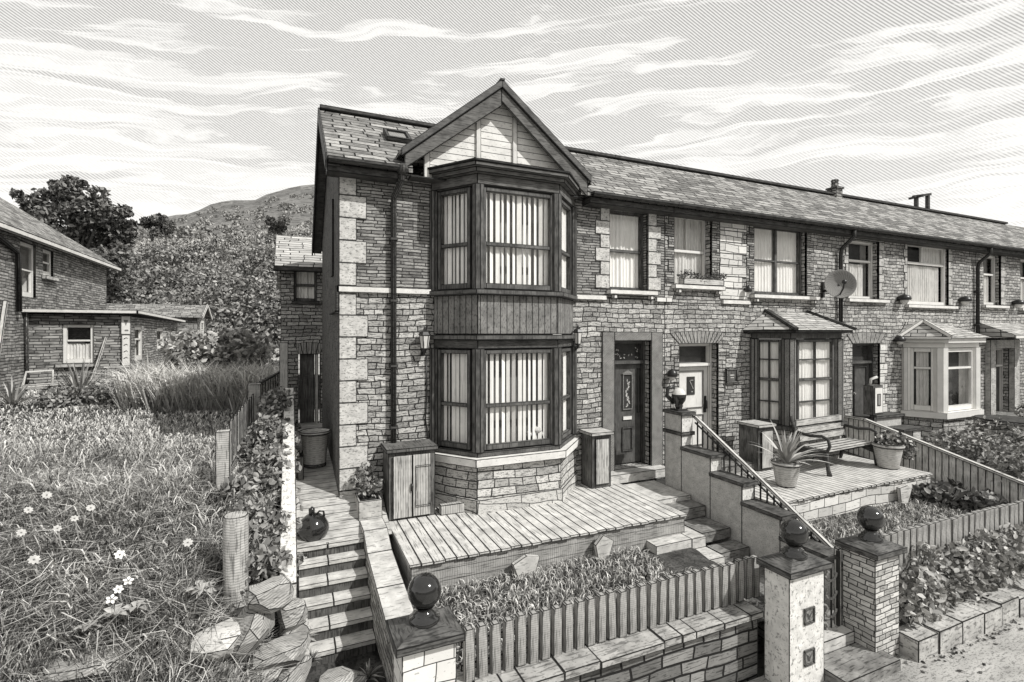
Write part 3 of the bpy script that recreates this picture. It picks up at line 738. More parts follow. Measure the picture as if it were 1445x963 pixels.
pn = MB(); panel(pn, xm - .12, xm + .12, ZF + .25, ZF + .70, yy); panel(pn, x0 + .02, x0 + .13, ZF + .25, ZF + .8, yy); panel(pn, x0 + .02, x0 + .13, ZF + .95, zt - .12, yy); panel(pn, xm + .22, x1 - .03, ZF + .95, zt - .12, yy, .015)
pn.build('door_panel', M['wood_dark'], dr, ink=.006)
gp = MB(); panel(gp, xm - .11, xm + .11, ZF + 1.02, zt - .22, yy, .02, .026); gp.prism([(xm - .14, yy - .026, zt - .22), (xm + .14, yy - .026, zt - .22), (xm + .05, yy - .026, zt - .17), (xm, yy - .026, zt - .15), (xm - .05, yy - .026, zt - .17)], (0, .02, 0))
gp.build('pane_moulding', M['dish'], dr, ink=.004)
MB().box(xm - .09, xm + .09, yy - .006, yy - .001, ZF + 1.04, zt - .24).build('door_pane', M['room'], dr, ink=.001)
fl = MB(); r_ = random.Random(4)
for i in range(26):
    t = i / 25; cx = xm + .03 * math.sin(t * 9) + r_.uniform(-.025, .025); cz = ZF + 1.08 + t * (zt - .34 - ZF - 1.08); a = r_.uniform(0, 3.14)
    dx, dz = .028 * math.cos(a), .028 * math.sin(a)
    fl.add([(cx - dx, yy - .009, cz - dz), (cx + dz * .4, yy - .009, cz - dx * .4), (cx + dx, yy - .009, cz + dz), (cx - dz * .4, yy - .009, cz + dx * .4)], [(0, 1, 2, 3)])
for i in range(16):
    cx = x0 + .06 + r_.random() * (x1 - x0 - .12); cz = zt + .07 + r_.random() * .20; a = r_.uniform(0, 3.14); dx, dz = .024 * math.cos(a), .024 * math.sin(a)
    fl.add([(cx - dx, yy - .004, cz - dz), (cx + dz * .4, yy - .004, cz - dx * .4), (cx + dx, yy - .004, cz + dz), (cx - dz * .4, yy - .004, cz + dx * .4)], [(0, 1, 2, 3)])
fl.build('leaded_flowers', M['ornament'], dr, ink=.0001)
MB().box(xm - .10, xm + .10, yy - .02, yy - .001, ZF + .83, ZF + .90).build('letterbox', M['string'], dr, ink=.005)
MB().ball((x0 + .06, yy - .03, ZF + .9), .03, 10, 6).build('door_knob', M['iron'], dr)
MB().box(jl - .02, jr - .05, D - .27, D + .2, ZF - .17, ZF - .01).build('door_step', M['slab'], h1)
# downpipe of house one
dp = MB(); px_ = 1.385
dp.tube([(1.46, YE - .03, ZE - .08), (1.46, YE - .02, ZE - .22), (1.385, D - .10, ZE - .42), (1.385, D - .07, ZE - .55), (1.385, D - .07, -2.5)], .042, 10)
dp.ball((1.47, YE - .04, ZE - .07), .085, 10, 6)
for zz_ in (1.35, .45, -.5, -1.4): dp.box(1.33, 1.44, D - .12, D - .001, zz_, zz_ + .04)
dp.build('downpipe', M['lead'], h1, ink=.006)
base_at(h1, 3.5, 9.3, -2.9)

# back extension beyond the side path
ex = thing('rear_extension', 'narrow stone rear extension with small window and plank door behind the side path', 'building')
ey = 12.0; ew = (PX(415, ey), PX(447, ey), FZ(431, 425, ey), FZ(431, 380, ey)); ed = (PX(421, ey), PX(452, ey), -2.1, FZ(435, 500, ey))
xe0, xe1 = PX(396, ey), 1.2
e = MB(); wall_cells(e, xe0, xe1, -2.6, 1.48, [ew, ed], y=ey); e.quad((xe0, ey, -2.6), (xe0, ey + 3, -2.6), (xe0, ey + 3, 1.48), (xe0, ey, 1.48)); e.build('wall', M['stone_mid'], ex, weld=True)
er = MB(); er.prism([(xe0 - .12, ey - .18, 1.42), (xe0 - .12, ey + 1.3, 2.35), (xe0 - .12, ey + 3.1, 1.3), (xe0 - .12, ey + 3.1, 1.2), (xe0 - .12, ey + 1.3, 2.25), (xe0 - .12, ey - .18, 1.32)], (1.5, 0, 0)); er.build('roof', M['slate_light'], ex)
MB().box(xe0 - .13, xe1, ey - .25, ey - .17, 1.33, 1.43).build('gutter', M['lead'], ex)
window(ex, 'window', (ew[0], ey + .08), (ew[1], ey + .08), ew[2], ew[3], (0, -1), 'wood_darkv', 'sash', 'curtain', .05, seed=5)
MB().box(ew[0] - .05, ew[1] + .05, ey - .06, ey + .05, ew[2] - .08, ew[2]).build('window_sill', M['lead'], ex)
arch(ex, ed[0], ed[1], ed[3], .22, 'arch_grey', .08, y=ey, n=5)
exd = MB().box(ed[0] + .03, ed[1] - .12, ey + .10, ey + .15, ed[2], ed[3]).build('door', mat('plank_door', .10, .22, 4, strokes=[(.5, 60, 4, .52)], lines=(90, .12, .05, .3)), ex)
MB().box(ed[1] - .11, ed[1] - .04, ey + .02, ey + .16, ed[2], ed[3]).build('door_post', M['pole_pale'], ex)
base_at(ex, .4, ey + 1, -2.1)

# ------------------------------------------------------------------ house two
xb2 = PX(1187, D); xb3 = PX(1377, D); xb4 = 22.9; xb5 = 28.6
h2 = thing('terraced_house', 'stone terraced house with white front door, dark canted bay and satellite dish', 'house')
W2a = (PX(951, D), PX(1004, D), FZ(978, 403), FZ(978, 304)); W2b = (PX(1064, D), PX(1138, D), FZ(1100, 417), FZ(1100, 319)); D2 = (PX(958, D), PX(1013, D), ZF, FZ(985, 485))
b2 = [(8.72, D), (9.0, 6.85), (10.5, 6.85), (10.8, D)]
w2h = (8.8, 10.7, -1.8, .0)
m_ = MB(); wall_cells(m_, xb1, xb2, -2.75, STR0, [D2, w2h]); m_.build('lower_wall', M['stone_low'], h2, weld=True)
m_ = MB(); wall_cells(m_, xb1, xb2, STR0, ZE - .02, [W2a, W2b]); m_.build('upper_wall', M['stone_mid'], h2, weld=True)
main_roof(h2, xb1, xb2); gutter(h2, xb1, xb2)
MB().bar((xb1, YR, ZR + .03), (xb2, YR, ZR + .03), .16, .06).build('ridge_tile', M['lead'], h2)
for q in ((xb1 + .005, W2a[0] - .07), (W2a[1] + .27, W2b[0] - .13)): MB().box(q[0], q[1], D - .04, D + .02, STR0, STR1).build('string_course', M['string'], h2)
# pale patch of squared stones between the two upper windows
blocks(h2, 'pale_stone_pier', PX(1015, D), STR1 + .01, ZE - .12, 1, 'stone_pale', .22, .62, .74, proud=.012)
window(h2, 'window', (W2a[0], D + .16), (W2a[1], D + .16), W2a[2], W2a[3], (0, -1), 'frame_white', 'sash_v', 'curtain_grey', .035, seed=6)
window(h2, 'window', (W2b[0], D + .12), (W2b[1], D + .12), W2b[2], W2b[3], (0, -1), 'wood_darkv', 'pair', 'curtain', .06, seed=7)
for wq, aa in ((W2a, 'arch_grey'), (W2b, 'arch_grey')):
    arch(h2, wq[0], wq[1], wq[3], .17, aa, .2, n=11)
    blocks(h2, 'window_surround', wq[0], wq[2] + .02, wq[3], -1, 'stone_up', .24, .14, .22, proud=.012)
    blocks(h2, 'window_surround', wq[1], wq[2] + .02, wq[3], 1, 'stone_up', .24, .14, .22, proud=.012)
sill(h2, W2a[0] - .06, W2a[1] + .26, W2a[2]); sill(h2, W2b[0] - .12, W2b[1] + .3, W2b[2])
arch(h2, D2[0], D2[1], D2[3], .20, 'arch_grey', .22, n=13)
blocks(h2, 'door_surround', D2[1], ZF, D2[3], 1, 'stone_mid', .25, .2, .3, proud=.012)
blocks(h2, 'door_surround', D2[0], ZF, D2[3], -1, 'stone_mid', .25, .12, .2, proud=.012)
dr, fo, zt = front_door(h2, D2[0], D2[1], ZF, D2[3], 'door_white', fm='frame_white', trans=.42)
x0, x1 = D2[0] + .05, D2[1] - .05; xm = (x0 + x1) / 2
pn = MB(); panel(pn, x0 + .12, x1 - .12, ZF + .95, zt - .12, yy, .02); panel(pn, x0 + .12, x1 - .12, ZF + .2, ZF + .82, yy, .02); pn.build('door_panel', M['door_white'], dr, ink=.012)
MB().box(xm - .10, xm + .10, yy - .012, yy - .001, ZF + 1.22, ZF + 1.58).build('door_pane', M['room'], dr, ink=.001)
MB().bar((xm - .04, yy - .014, ZF + 1.50), (xm + .05, yy - .014, ZF + 1.34), .02, .008).bar((xm - .03, yy - .014, ZF + 1.51), (xm + .05, yy - .014, ZF + 1.51), .02, .008).ball((xm + .02, yy - .014, ZF + 1.28), .014, 8, 6).build('pane_motif', M['ornament'], dr)
MB().box(xm - .13, xm + .13, yy - .02, yy - .001, ZF + .84, ZF + .90).build('letterbox', M['string'], dr, ink=.006)
hd = MB().box(x1 - .12, x1 - .05, yy - .02, yy - .001, ZF + .85, ZF + 1.18).tube([(x1 - .085, yy - .02, ZF + 1.12), (x1 - .085, yy - .07, ZF + 1.08), (x1 - .085, yy - .07, ZF + .95), (x1 - .085, yy - .02, ZF + .91)], .014, 8); hd.build('door_handle', M['iron'], dr)
# canted bay of house two
def ring(mb, p, z0, z1, off):
    q = [(p[0][0] - off * 1.2, D - .01), (p[1][0] - off * .55, p[1][1] - off), (p[2][0] + off * .55, p[2][1] - off), (p[3][0] + off * 1.2, D - .01)]
    return mb.prism([(a, b, z0) for a, b in q], (0, 0, z1 - z0))
ring(MB(), b2, -2.75, -1.92, .03).build('bay_plinth', M['stone_plinth'], h2)
for q in ((-1.92, -1.83, .12), (-.12, .0, .03)): ring(MB(), b2, *q).build('bay_moulding', M['wood_darkv'], h2)
m_ = MB(); ring(m_, b2, .0, .055, .20); m_.build('bay_eave', M['lead'], h2)
for i, p in enumerate(b2):
    MB().lathe([(.13 if i in (1, 2) else .09, -1.83), (.13 if i in (1, 2) else .09, -.12)], (p[0] + (.03 if i == 1 else -.03 if i == 2 else 0), (p[1] + .05) if i in (1, 2) else D - .05, 0), 8, smooth=False).build('bay_post', mat('bay_paint_grey', .16, .26, 5, strokes=[(.4, 60, 40, .54)], ink=.012) if i == 0 else bpy.data.materials['bay_paint_grey'], h2)
for i, (a, b, s0, s1) in enumerate(((b2[0], b2[1], .12, .78), (b2[1], b2[2], .14, .88), (b2[2], b2[3], .2, .88))):
    nx, ny = (b[1] - a[1]), -(b[0] - a[0]); l = math.hypot(nx, ny)
    window(h2, 'bay_window', lerp2(a, b, s0), lerp2(a, b, s1), -1.82, -.13, (nx / l, ny / l), 'wood_darkv', 'sash4', 'curtain', .055, seed=30 + i, split=.52)
def bay_roof(parent, p, z0, h, off, m):
    q = [(p[0][0] - off * 1.3, D - .01, z0), (p[1][0] - off * .6, p[1][1] - off, z0), (p[2][0] + off * .6, p[2][1] - off, z0), (p[3][0] + off * 1.3, D - .01, z0)]
    a = (p[1][0] + .12, D - .012, z0 + h); b = (p[2][0] - .12, D - .012, z0 + h)
    mb = MB().add(q + [a, b], [(0, 1, 4), (1, 2, 5, 4), (2, 3, 5), (0, 3, 2, 1)])
    r_ = mb.build('bay_roof', M[m], parent)
    h_ = MB().bar(Vector(q[1]) + Vector((0, 0, .02)), Vector(a) + Vector((0, 0, .02)), .10, .05).bar(Vector(q[2]) + Vector((0, 0, .02)), Vector(b) + Vector((0, 0, .02)), .10, .05)
    return r_, h_
_, hp = bay_roof(h2, b2, .056, .40, .24, 'slate_light'); hp.build('bay_hip', M['lead'], h2)
# the step in front of house two's door
MB().box(D2[0] - .1, D2[1] + .25, 6.85, D + .2, ZF - .2, ZF - .01).build('door_step', M['slab_dark'], h2)
# chimney on the ridge
chx = PX(1178, YR)
ch = MB().box(chx - .13, chx + .13, YR - .13, YR + .13, ZR - .15, ZR + .17).box(chx - .16, chx + .16, YR - .16, YR + .16, ZR + .17, ZR + .22).lathe([(.09, ZR + .22), (.10, ZR + .33), (.08, ZR + .35), (.10, ZR + .40), (.09, ZR + .44)], (chx, YR, 0), 10)
ch.build('chimney', M['brick_far'], h2)
def downpipe(parent, xx, zb):
    d_ = MB().tube([(xx + .1, YE - .03, ZE - .08), (xx + .1, YE - .02, ZE - .25), (xx, D - .09, ZE - .50), (xx, D - .07, ZE - .65), (xx, D - .07, zb)], .045, 8)
    for zz_ in (1.1, .2): d_.box(xx - .06, xx + .06, D - .12, D - .001, zz_, zz_ + .05)
    return d_.build('downpipe', M['lead'], parent, ink=.008)
downpipe(h2, xb2 - .12, .05)
base_at(h2, 9, 9.3, -2.75)

# ------------------------------------------------------------------ house three
h3 = thing('terraced_house', 'stone terraced house with white canted bay, white upper windows and narrow dark door', 'house')
W3a = (PX(1197, D), PX(1240, D), FZ(1215, 422), FZ(1215, 339)); W3b = (PX(1280, D), PX(1338, D), FZ(1310, 431), FZ(1310, 345)); D3 = (PX(1203, D), PX(1241, D), ZF, FZ(1220, 485))
b3 = [(13.93, D), (14.26, 6.85), (15.75, 6.85), (16.1, D)]
w3h = (14.0, 16.0, -1.9, -.2)
m_ = MB(); wall_cells(m_, xb2, xb3, -2.75, STR0, [D3, w3h]); m_.build('lower_wall', M['stone_low'], h3, weld=True)
m_ = MB(); wall_cells(m_, xb2, xb3, STR0, ZE - .02, [W3a, W3b]); m_.build('upper_wall', M['stone_mid'], h3, weld=True)
main_roof(h3, xb2, xb3); gutter(h3, xb2, xb3)
MB().bar((xb2, YR, ZR + .03), (xb3, YR, ZR + .03), .16, .06).build('ridge_tile', M['lead'], h3)
window(h3, 'window', (W3a[0], D + .14), (W3a[1], D + .14), W3a[2], W3a[3], (0, -1), 'frame_white', 'top', 'curtain_grey', .06, seed=8, split=.66, drape=[(0, .8, 0, .62)])
window(h3, 'window', (W3b[0], D + .06), (W3b[1], D + .06), W3b[2], W3b[3], (0, -1), 'frame_white', 'toppair', 'curtain_grey', .075, seed=9, split=.68, drape=[(0, .92, 0, .66), (.46, 1, .70, 1)])
for wq in (W3a, W3b):
    MB().box(wq[0] - .2, wq[1] + .2, D - .012, D + .04, wq[3], wq[3] + .19).build('lintel', M['concrete'], h3)
    sill(h3, wq[0] - .1, wq[1] + .3, wq[2], brackets=False, proj=.09)
    blocks(h3, 'window_surround', wq[1], wq[2] + .02, wq[3], 1, 'concrete', .2, .12, .2, proud=.01)
    blocks(h3, 'window_surround', wq[0], wq[2] + .02, wq[3], -1, 'concrete', .2, .10, .16, proud=.01)
arch(h3, D3[0], D3[1], D3[3], .22, 'arch_grey', .22, n=8)
blocks(h3, 'door_surround', D3[1], ZF, D3[3], 1, 'stone_pale', .24, .2, .3, proud=.012)
dr, fo, zt = front_door(h3, D3[0], D3[1], ZF, D3[3], 'door_dark', trans=.45, y=D + .2)
x0, x1 = D3[0] + .05, D3[1] - .05
pn = MB(); panel(pn, x0 + .3, x1 - .12, ZF + .2, zt - .1, D + .2, .03); panel(pn, x0 + .03, x0 + .22, ZF + .2, zt - .1, D + .2, .02); pn.build('door_panel', M['wood_dark'], dr)
MB().ball((x0 + .27, D + .16, ZF + 1.0), .04, 8, 6).build('door_knob', M['string'], dr)
ring(MB(), b3, -2.75, -2.05, .03).build('bay_plinth', M['stone_plinth'], h3)
for q in ((-2.05, -1.90, .13), (-.36, -.24, .05), (-.24, -.12, .16)): ring(MB(), b3, *q).build('bay_moulding', M['frame_white'], h3, ink=.006)
for i, p in enumerate(b3):
    MB().lathe([(.15 if i in (1, 2) else .10, -1.90), (.15 if i in (1, 2) else .10, -.36)], (p[0] + (.03 if i == 1 else -.03 if i == 2 else 0), (p[1] + .05) if i in (1, 2) else D - .05, 0), 8, smooth=False).build('bay_post', M['frame_white'], h3, ink=.004)
for i, (a, b, s0, s1) in enumerate(((b3[0], b3[1], .14, .84), (b3[1], b3[2], .10, .92), (b3[2], b3[3], .2, .88))):
    nx, ny = (b[1] - a[1]), -(b[0] - a[0]); l = math.hypot(nx, ny)
    window(h3, 'bay_window', lerp2(a, b, s0), lerp2(a, b, s1), -1.89, -.37, (nx / l, ny / l), 'frame_white', 'top', 'curtain_grey' if i == 0 else None, .095, seed=40 + i, split=.68, drape=[(.2, .8, 0, 1)])
rf3 = MB(); q = [(13.65, D - .01, -.12), (14.10, 6.62, -.12), (15.95, 6.62, -.12), (16.35, D - .01, -.12)]
ap = (14.2, D - .25, .27); aq = (15.5, D - .012, .27)
rf3.add(q + [ap, aq, (14.0, D - .012, .27)], [(1, 2, 5, 4), (2, 3, 5), (0, 4, 6), (4, 5, 6), (0, 1, 4)]); rf3.build('bay_roof', M['slate_light'], h3)
gt = MB().bar(Vector(q[0]) + Vector((-.02, -.03, .03)), Vector(ap) + Vector((-.02, -.03, .03)), .05, .08).bar(Vector(q[1]) + Vector((0, -.03, .03)), Vector(ap) + Vector((0, -.03, .03)), .05, .08).bar(Vector(q[0]) + Vector((0, -.03, .0)), Vector(q[1]) + Vector((0, -.03, .0)), .05, .06)
gt.build('bay_gablet', M['frame_white'], h3)
MB().box(D3[0] - .1, D3[1] + .2, 6.9, D + .2, ZF - .2, ZF - .01).build('door_step', M['slab_dark'], h3)
downpipe(h3, xb3 - .06, -.3)
base_at(h3, 14.4, 9.3, -2.75)

# ------------------------------------------------------------------ house four and five
h4 = thing('terraced_house', 'far stone terraced house with small hooded porch over a glazed door', 'house')
W4a = (PX(1388, D), PX(1412, D), FZ(1400, 431), FZ(1400, 360)); W4b = (PX(1440, D), PX(1462, D), FZ(1445, 435), FZ(1445, 365)); D4 = (PX(1398, D), PX(1424, D), ZF, FZ(1410, 492))
m_ = MB(); wall_cells(m_, xb3, xb4, -2.75, STR0, [D4]); m_.build('lower_wall', M['stone_low'], h4, weld=True)
m_ = MB(); wall_cells(m_, xb3, xb4, STR0, ZE - .02, [W4a, W4b]); m_.build('upper_wall', M['stone_mid'], h4, weld=True)
main_roof(h4, xb3, xb4); gutter(h4, xb3, xb4)
MB().bar((xb3, YR, ZR + .03), (xb4, YR, ZR + .03), .16, .06).build('ridge_tile', M['lead'], h4)
for wq, sd_ in ((W4a, 11), (W4b, 12)):
    window(h4, 'window', (wq[0], D + .12), (wq[1], D + .12), wq[2], wq[3], (0, -1), 'frame_white', 'top', 'curtain_grey', .07, seed=sd_, split=.62, drape=[(0, .8, 0, .6)])
    MB().box(wq[0] - .16, wq[1] + .2, D - .012, D + .04, wq[3], wq[3] + .18).build('lintel', M['concrete'], h4)
    sill(h4, wq[0] - .1, wq[1] + .3, wq[2], brackets=False, proj=.09)
    blocks(h4, 'window_surround', wq[1], wq[2] + .02, wq[3], 1, 'concrete', .2, .2, .26, proud=.01)
front_door(h4, D4[0], D4[1], ZF, D4[3], 'door_dark', fm='frame_white', trans=.5, y=D + .2)
MB().box(D4[0] - .28, D4[0], D - .12, D + .02, -2.7, D4[3] + .25).box(D4[1], D4[1] + .3, D - .12, D + .02, -2.7, D4[3] + .25).box(D4[0], D4[1], D - .12, D + .02, D4[3], D4[3] + .25).build('door_surround', M['concrete'], h4)
po = MB().prism([(D4[0] - .6, D - .01, .28), (D4[0] - .6, D - .75, -.05), (D4[0] - .6, D - .75, -.14), (D4[0] - .6, D - .01, -.14)], (D4[1] - D4[0] + 1.2, 0, 0)); po.build('porch_hood', M['slate_light'], h4)
MB().box(D4[0] - .62, D4[1] + .62, D - .78, D - .752, -.15, -.07).build('porch_fascia', M['frame_white'], h4)
MB().lathe([(.9, -2.75), (.9, -2.55), (.85, -2.52)], (D4[0] + .6, D - .55, 0), 20).lathe([(.6, -2.5), (.6, -2.3), (.56, -2.28)], (D4[0] + .6, D - .3, 0), 20).build('round_step', M['slab_dark'], h4)
base_at(h4, 20, 9.3, -2.75)
h5 = thing('terraced_house', 'farthest stone terraced house of the row, its roof carrying a frame aerial', 'house')
m_ = MB(); wall_cells(m_, xb4, xb5, -2.75, ZE - .02, [(24, 25, .8, 2), (24, 25.2, -2, -.3)]); m_.quad((xb5, D, -2.75), (xb5, YB - .3, -2.75), (xb5, YB - .3, ZE), (xb5, D, ZE)); m_.build('front_wall', M['stone_mid'], h5, weld=True)
main_roof(h5, xb4, xb5); gutter(h5, xb4, xb5)
window(h5, 'window', (24, D + .12), (25, D + .12), .8, 2, (0, -1), 'frame_white', 'top', 'curtain_grey', .07, seed=13); window(h5, 'window', (24, D + .12), (25.2, D + .12), -2, -.3, (0, -1), 'frame_white', 'top', 'curtain_grey', .07, seed=14)
base_at(h5, 25.7, 9.3, -2.75)
ax_ = PX(1301, YR); 
ae = thing('roof_aerial', 'thin frame aerial standing on the distant roof ridge', 'aerial')
MB().bar((ax_ - .3, YR, ZR), (ax_ - .3, YR, ZR + .42), .09).bar((ax_ + .3, YR, ZR), (ax_ + .3, YR, ZR + .55), .09).build('mast', M['lead'], ae, ink=.001)
MB().bar((ax_ - .45, YR, ZR + .38), (ax_ + .45, YR, ZR + .55), .07).bar((ax_ - .3, YR - .2, ZR + .38), (ax_ - .3, YR + .2, ZR + .38), .06).build('crossbar', M['lead'], ae, ink=.001)
base_at(ae, ax_, YR, ZR)
# ================================================================== front gardens, walls, stairs
# --- side stairs
st = thing('garden_stairs', 'flight of worn stone stairs climbing to the side path between two pale walls', 'stairs')
run, rise = .20, .15
for i in range(7):
    zt = -2.60 - rise * i; y1 = 6.72 - run * i; y0 = y1 - run
    if i == 0: y0, y1 = 6.62, 7.0; 
    ya = 6.64 - run * i
    if i == 0: continue
    xm_ = .44 + random.uniform(-.05, .05)
    MB().box(.09, xm_ - .004, ya, ya + run + .03, zt - .05, zt).box(xm_ + .004, .86, ya, ya + run + .03, zt - .05, zt).build('tread', M['slab'], st, ink=.006)
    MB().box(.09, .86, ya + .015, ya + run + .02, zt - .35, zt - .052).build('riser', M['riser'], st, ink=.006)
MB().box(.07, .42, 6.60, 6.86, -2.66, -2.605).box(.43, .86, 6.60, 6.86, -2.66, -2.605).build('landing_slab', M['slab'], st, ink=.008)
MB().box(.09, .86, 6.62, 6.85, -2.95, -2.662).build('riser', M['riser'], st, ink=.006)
base_at(st, .47, 5.9, -3.34)
# --- wall between stairs and deck, stepping down to the front pillar
cw = thing('stair_wall', 'pale stone topped stair wall sloping down to the front pillar', 'wall')
prof = [(3.88, -3.4), (6.95, -3.4), (6.95, -2.56), (6.62, -2.56), (6.30, -2.70), (6.12, -2.72), (3.88, -3.02)]
MB().prism([(.86, a, b) for a, b in prof], (.26, 0, 0)).build('wall', M['stone_mid'], cw)
for (ya, za, yb, zb), mm in (((6.98, -2.548, 6.60, -2.548), 'slab'), ((6.595, -2.548, 6.26, -2.70), 'concrete'), ((6.255, -2.70, 5.55, -2.79), 'slab'), ((5.545, -2.79, 4.75, -2.875), 'slab'), ((4.745, -2.875, 3.90, -3.0), 'slab')):
    MB().prism([(.85, ya, za - .02), (.85, yb, zb - .02), (.85, yb, zb + .035), (.85, ya, za + .035)], (.30, 0, 0)).build('coping_stone', M[mm], cw, ink=.008)
base_at(cw, 1, 5.4, -3.34)
# --- white wall on the field side of the stairs
ww = thing('boundary_wall', 'white rendered boundary wall beside the stairs, half hidden by creeper', 'wall')
MB().prism([(-.10, 5.25, -3.6), (-.10, 10.2, -3.6), (-.10, 10.2, -1.02), (-.10, 9.4, -1.1), (-.10, 7.4, -1.62), (-.10, 5.6, -2.18), (-.10, 5.25, -2.4)], (.165, 0, 0)).build('wall', M['render_white'], ww)
base_at(ww, -.05, 7.7, -2.6)

# --- decks
def deck(label, x0, x1, y0, y1, z, nb, fascia_m, cat='deck'):
    t = thing('timber_deck', label, cat)
    b = MB(); w_ = (x1 - x0) / nb
    for i in range(nb):
        b.box(x0 + w_ * i, x0 + w_ * (i + 1) - .006, y0 - .01 * ((i * 7) % 3), y1, z - .03, z)
    b.build('deck_boards', M['deck'], t, ink=.007)
    MB().box(x0 + .02, x1 - .02, y0 + .03, y0 + .08, z - .62, z - .032).box(x1 - .06, x1 - .02, y0 + .08, y1, z - .62, z - .032).box(x0 + .02, x0 + .06, y0 + .08, y1, z - .62, z - .032).build('deck_fascia', M[fascia_m], t)
    return t
dk = deck('pale timber deck in front of the two storey bay', 1.22, 5.22, 5.60, 7.48, ZD, 29, 'fascia'); base_at(dk, 3.2, 6.5, -3)
dk = deck('raised timber deck with the bench on it, behind the handrail', 6.75, 10.9, 5.38, 7.48, ZD, 34, 'stone_pale'); base_at(dk, 8.8, 6.4, -3)
# lumps of stone against the deck front
def rock(name, label, c, s, seed, rot=0, m='rock', group=None, flat=1.0, cat='stone'):
    me_ = bmesh.new(); bmesh.ops.create_icosphere(me_, subdivisions=2, radius=1.0)
    r_ = random.Random(seed); cuts = []
    for _ in range(9):
        v = Vector((r_.gauss(0, 1), r_.gauss(0, 1), r_.gauss(0, .8))).normalized(); cuts.append((v, r_.uniform(.55, .85)))
    cuts.append((Vector((r_.uniform(-.2, .2), r_.uniform(-.2, .2), 1)).normalized(), .62))
    mb = MB(); vs = []
    for v in me_.verts:
        p = v.co.copy()
        for n_, d_ in cuts:
            k_ = p.dot(n_) - d_
            if k_ > 0: p -= n_ * k_
        p *= 1 + .05 * mnoise.noise(p * 3 + Vector((seed, 0, 0)))
        q = Vector((p.x * s[0], p.y * s[1], p.z * s[2])); q.rotate(Matrix.Rotation(rot, 3, 'Z')); vs.append(q)
    mb.add(vs, [[v.index for v in f.verts] for f in me_.faces]); me_.free()
    o = mb.build(name, M[m], ink=.005, loc=c)
    return tag(o, label, cat, group)
def flat_stone(label, pts, y, z):
    o = MB().prism([(a, y, b) for a, b in pts], (0, .06, 0)).build('leaning_stone', M['slab'], ink=.008)
    return tag(o, label, 'stone')
flat_stone('broken pale stone leaning on the deck front, the one nearer the stairs', [(2.52, -2.98), (2.72, -3.0), (2.80, -2.74), (2.62, -2.70), (2.44, -2.78)], 5.50, 0)
flat_stone('broken pale stone leaning on the deck front, the one nearer the front steps', [(3.64, -2.93), (3.80, -2.94), (3.88, -2.72), (3.72, -2.62), (3.60, -2.74)], 5.49, 0)
flat_stone('shield shaped pale stone leaning on the stone front of the raised deck', [(9.75, -2.98), (9.93, -3.0), (10.05, -2.76), (9.92, -2.68), (9.70, -2.70)], 5.28, 0)

# --- house one's front steps, between the deck and the stepped wall
fs_ = thing('front_steps', 'broad pale stone steps descending beside the deck to the gate', 'steps')
for (x0, x1, y0, y1, z, m_, pale) in ((5.24, 5.95, 6.30, 7.2, -2.63, 'slab', 0), (5.30, 5.95, 5.98, 6.32, -2.70, 'slab_dark', 0), (4.52, 5.95, 5.42, 6.0, -2.88, 'slab', 1), (4.42, 5.95, 5.08, 5.43, -3.03, 'slab', 1), (4.6, 5.95, 4.80, 5.10, -3.17, 'slab', 1)):
    if pale:
        xm_ = x0 + .62
        MB().box(x0, xm_ - .004, y0, y1, z - .15, z).build('step_slab', M['slab'], fs_, ink=.008)
        MB().box(xm_ + .004, 5.40, y0, y1, z - .15, z - .003).build('step_slab', M['slab'], fs_, ink=.008)
        MB().box(5.41, x1, y0 + .08, y1, z - .15, z + .003).build('step_slab', M['slab_dark'], fs_, ink=.008)
    else:
        MB().box(x0, x1, y0, y1, z - .17, z).build('step_slab', M[m_], fs_, ink=.008)
base_at(fs_, 5.3, 5.9, -3.3)
# --- white stepped wall and handrail
sw_ = thing('stepped_wall', 'white rendered garden wall stepping down with dark copings under the handrail', 'wall')
wx0, wx1 = 5.98, 6.22
stp = [(6.55, 6.95, -1.38), (5.92, 6.55, -1.95), (5.32, 5.92, -2.22), (4.70, 5.32, -2.49), (3.9, 4.70, -2.76)]
for i, (ya, yb, zt) in enumerate(stp):
    MB().box(wx0, wx1, ya, yb - .002, -3.36, zt).build('wall', M['step_wall'], sw_, ink=.009)
    MB().box(wx0 + .003, wx1 - .003, ya - .006, ya - .002, -3.36 if i == 4 else stp[i + 1][2] + .055, zt - .004).build('sunlit_end', M['render_white'], sw_, ink=.009)  # whiter slips put the sunlight on the street-facing ends into the colour
    if i == 0:
        MB().box(wx0 - .03, wx1 + .03, ya - .03, yb + .03, zt - .34, zt - .28).build('post_band', M['cap_dark'], sw_)
    MB().box(wx0 - .03, wx1 + .03, ya - .05, yb - .003 if i else yb + .03, zt, zt + .055).build('coping', M['cap_dark'], sw_, ink=.007)
base_at(sw_, 6.1, 5.4, -3.34)
hr = thing('handrail', 'pale iron handrail sloping down beside the white stepped wall', 'railing')
ra_, rb_ = Vector((6.28, 6.55, -1.42)), Vector((6.34, 4.12, -2.82))
MB().bar(ra_ + Vector((0, .3, .02)), ra_, .055, .04).bar(ra_, rb_, .06, .045).build('rail', M['pole_pale'], hr, ink=.01)
MB().bar(ra_ - Vector((0, 0, .10)), rb_ - Vector((0, 0, .10)), .02, .02).build('lower_rail', M['iron'], hr)
for i in range(22):
    p = ra_.lerp(rb_, (i + .5) / 22)
    MB().bar(p - Vector((0, 0, .02)), p - Vector((0, 0, .62)), .018).build('baluster', M['iron'], hr)
base_at(hr, 6.3, 5.4, -3.1)
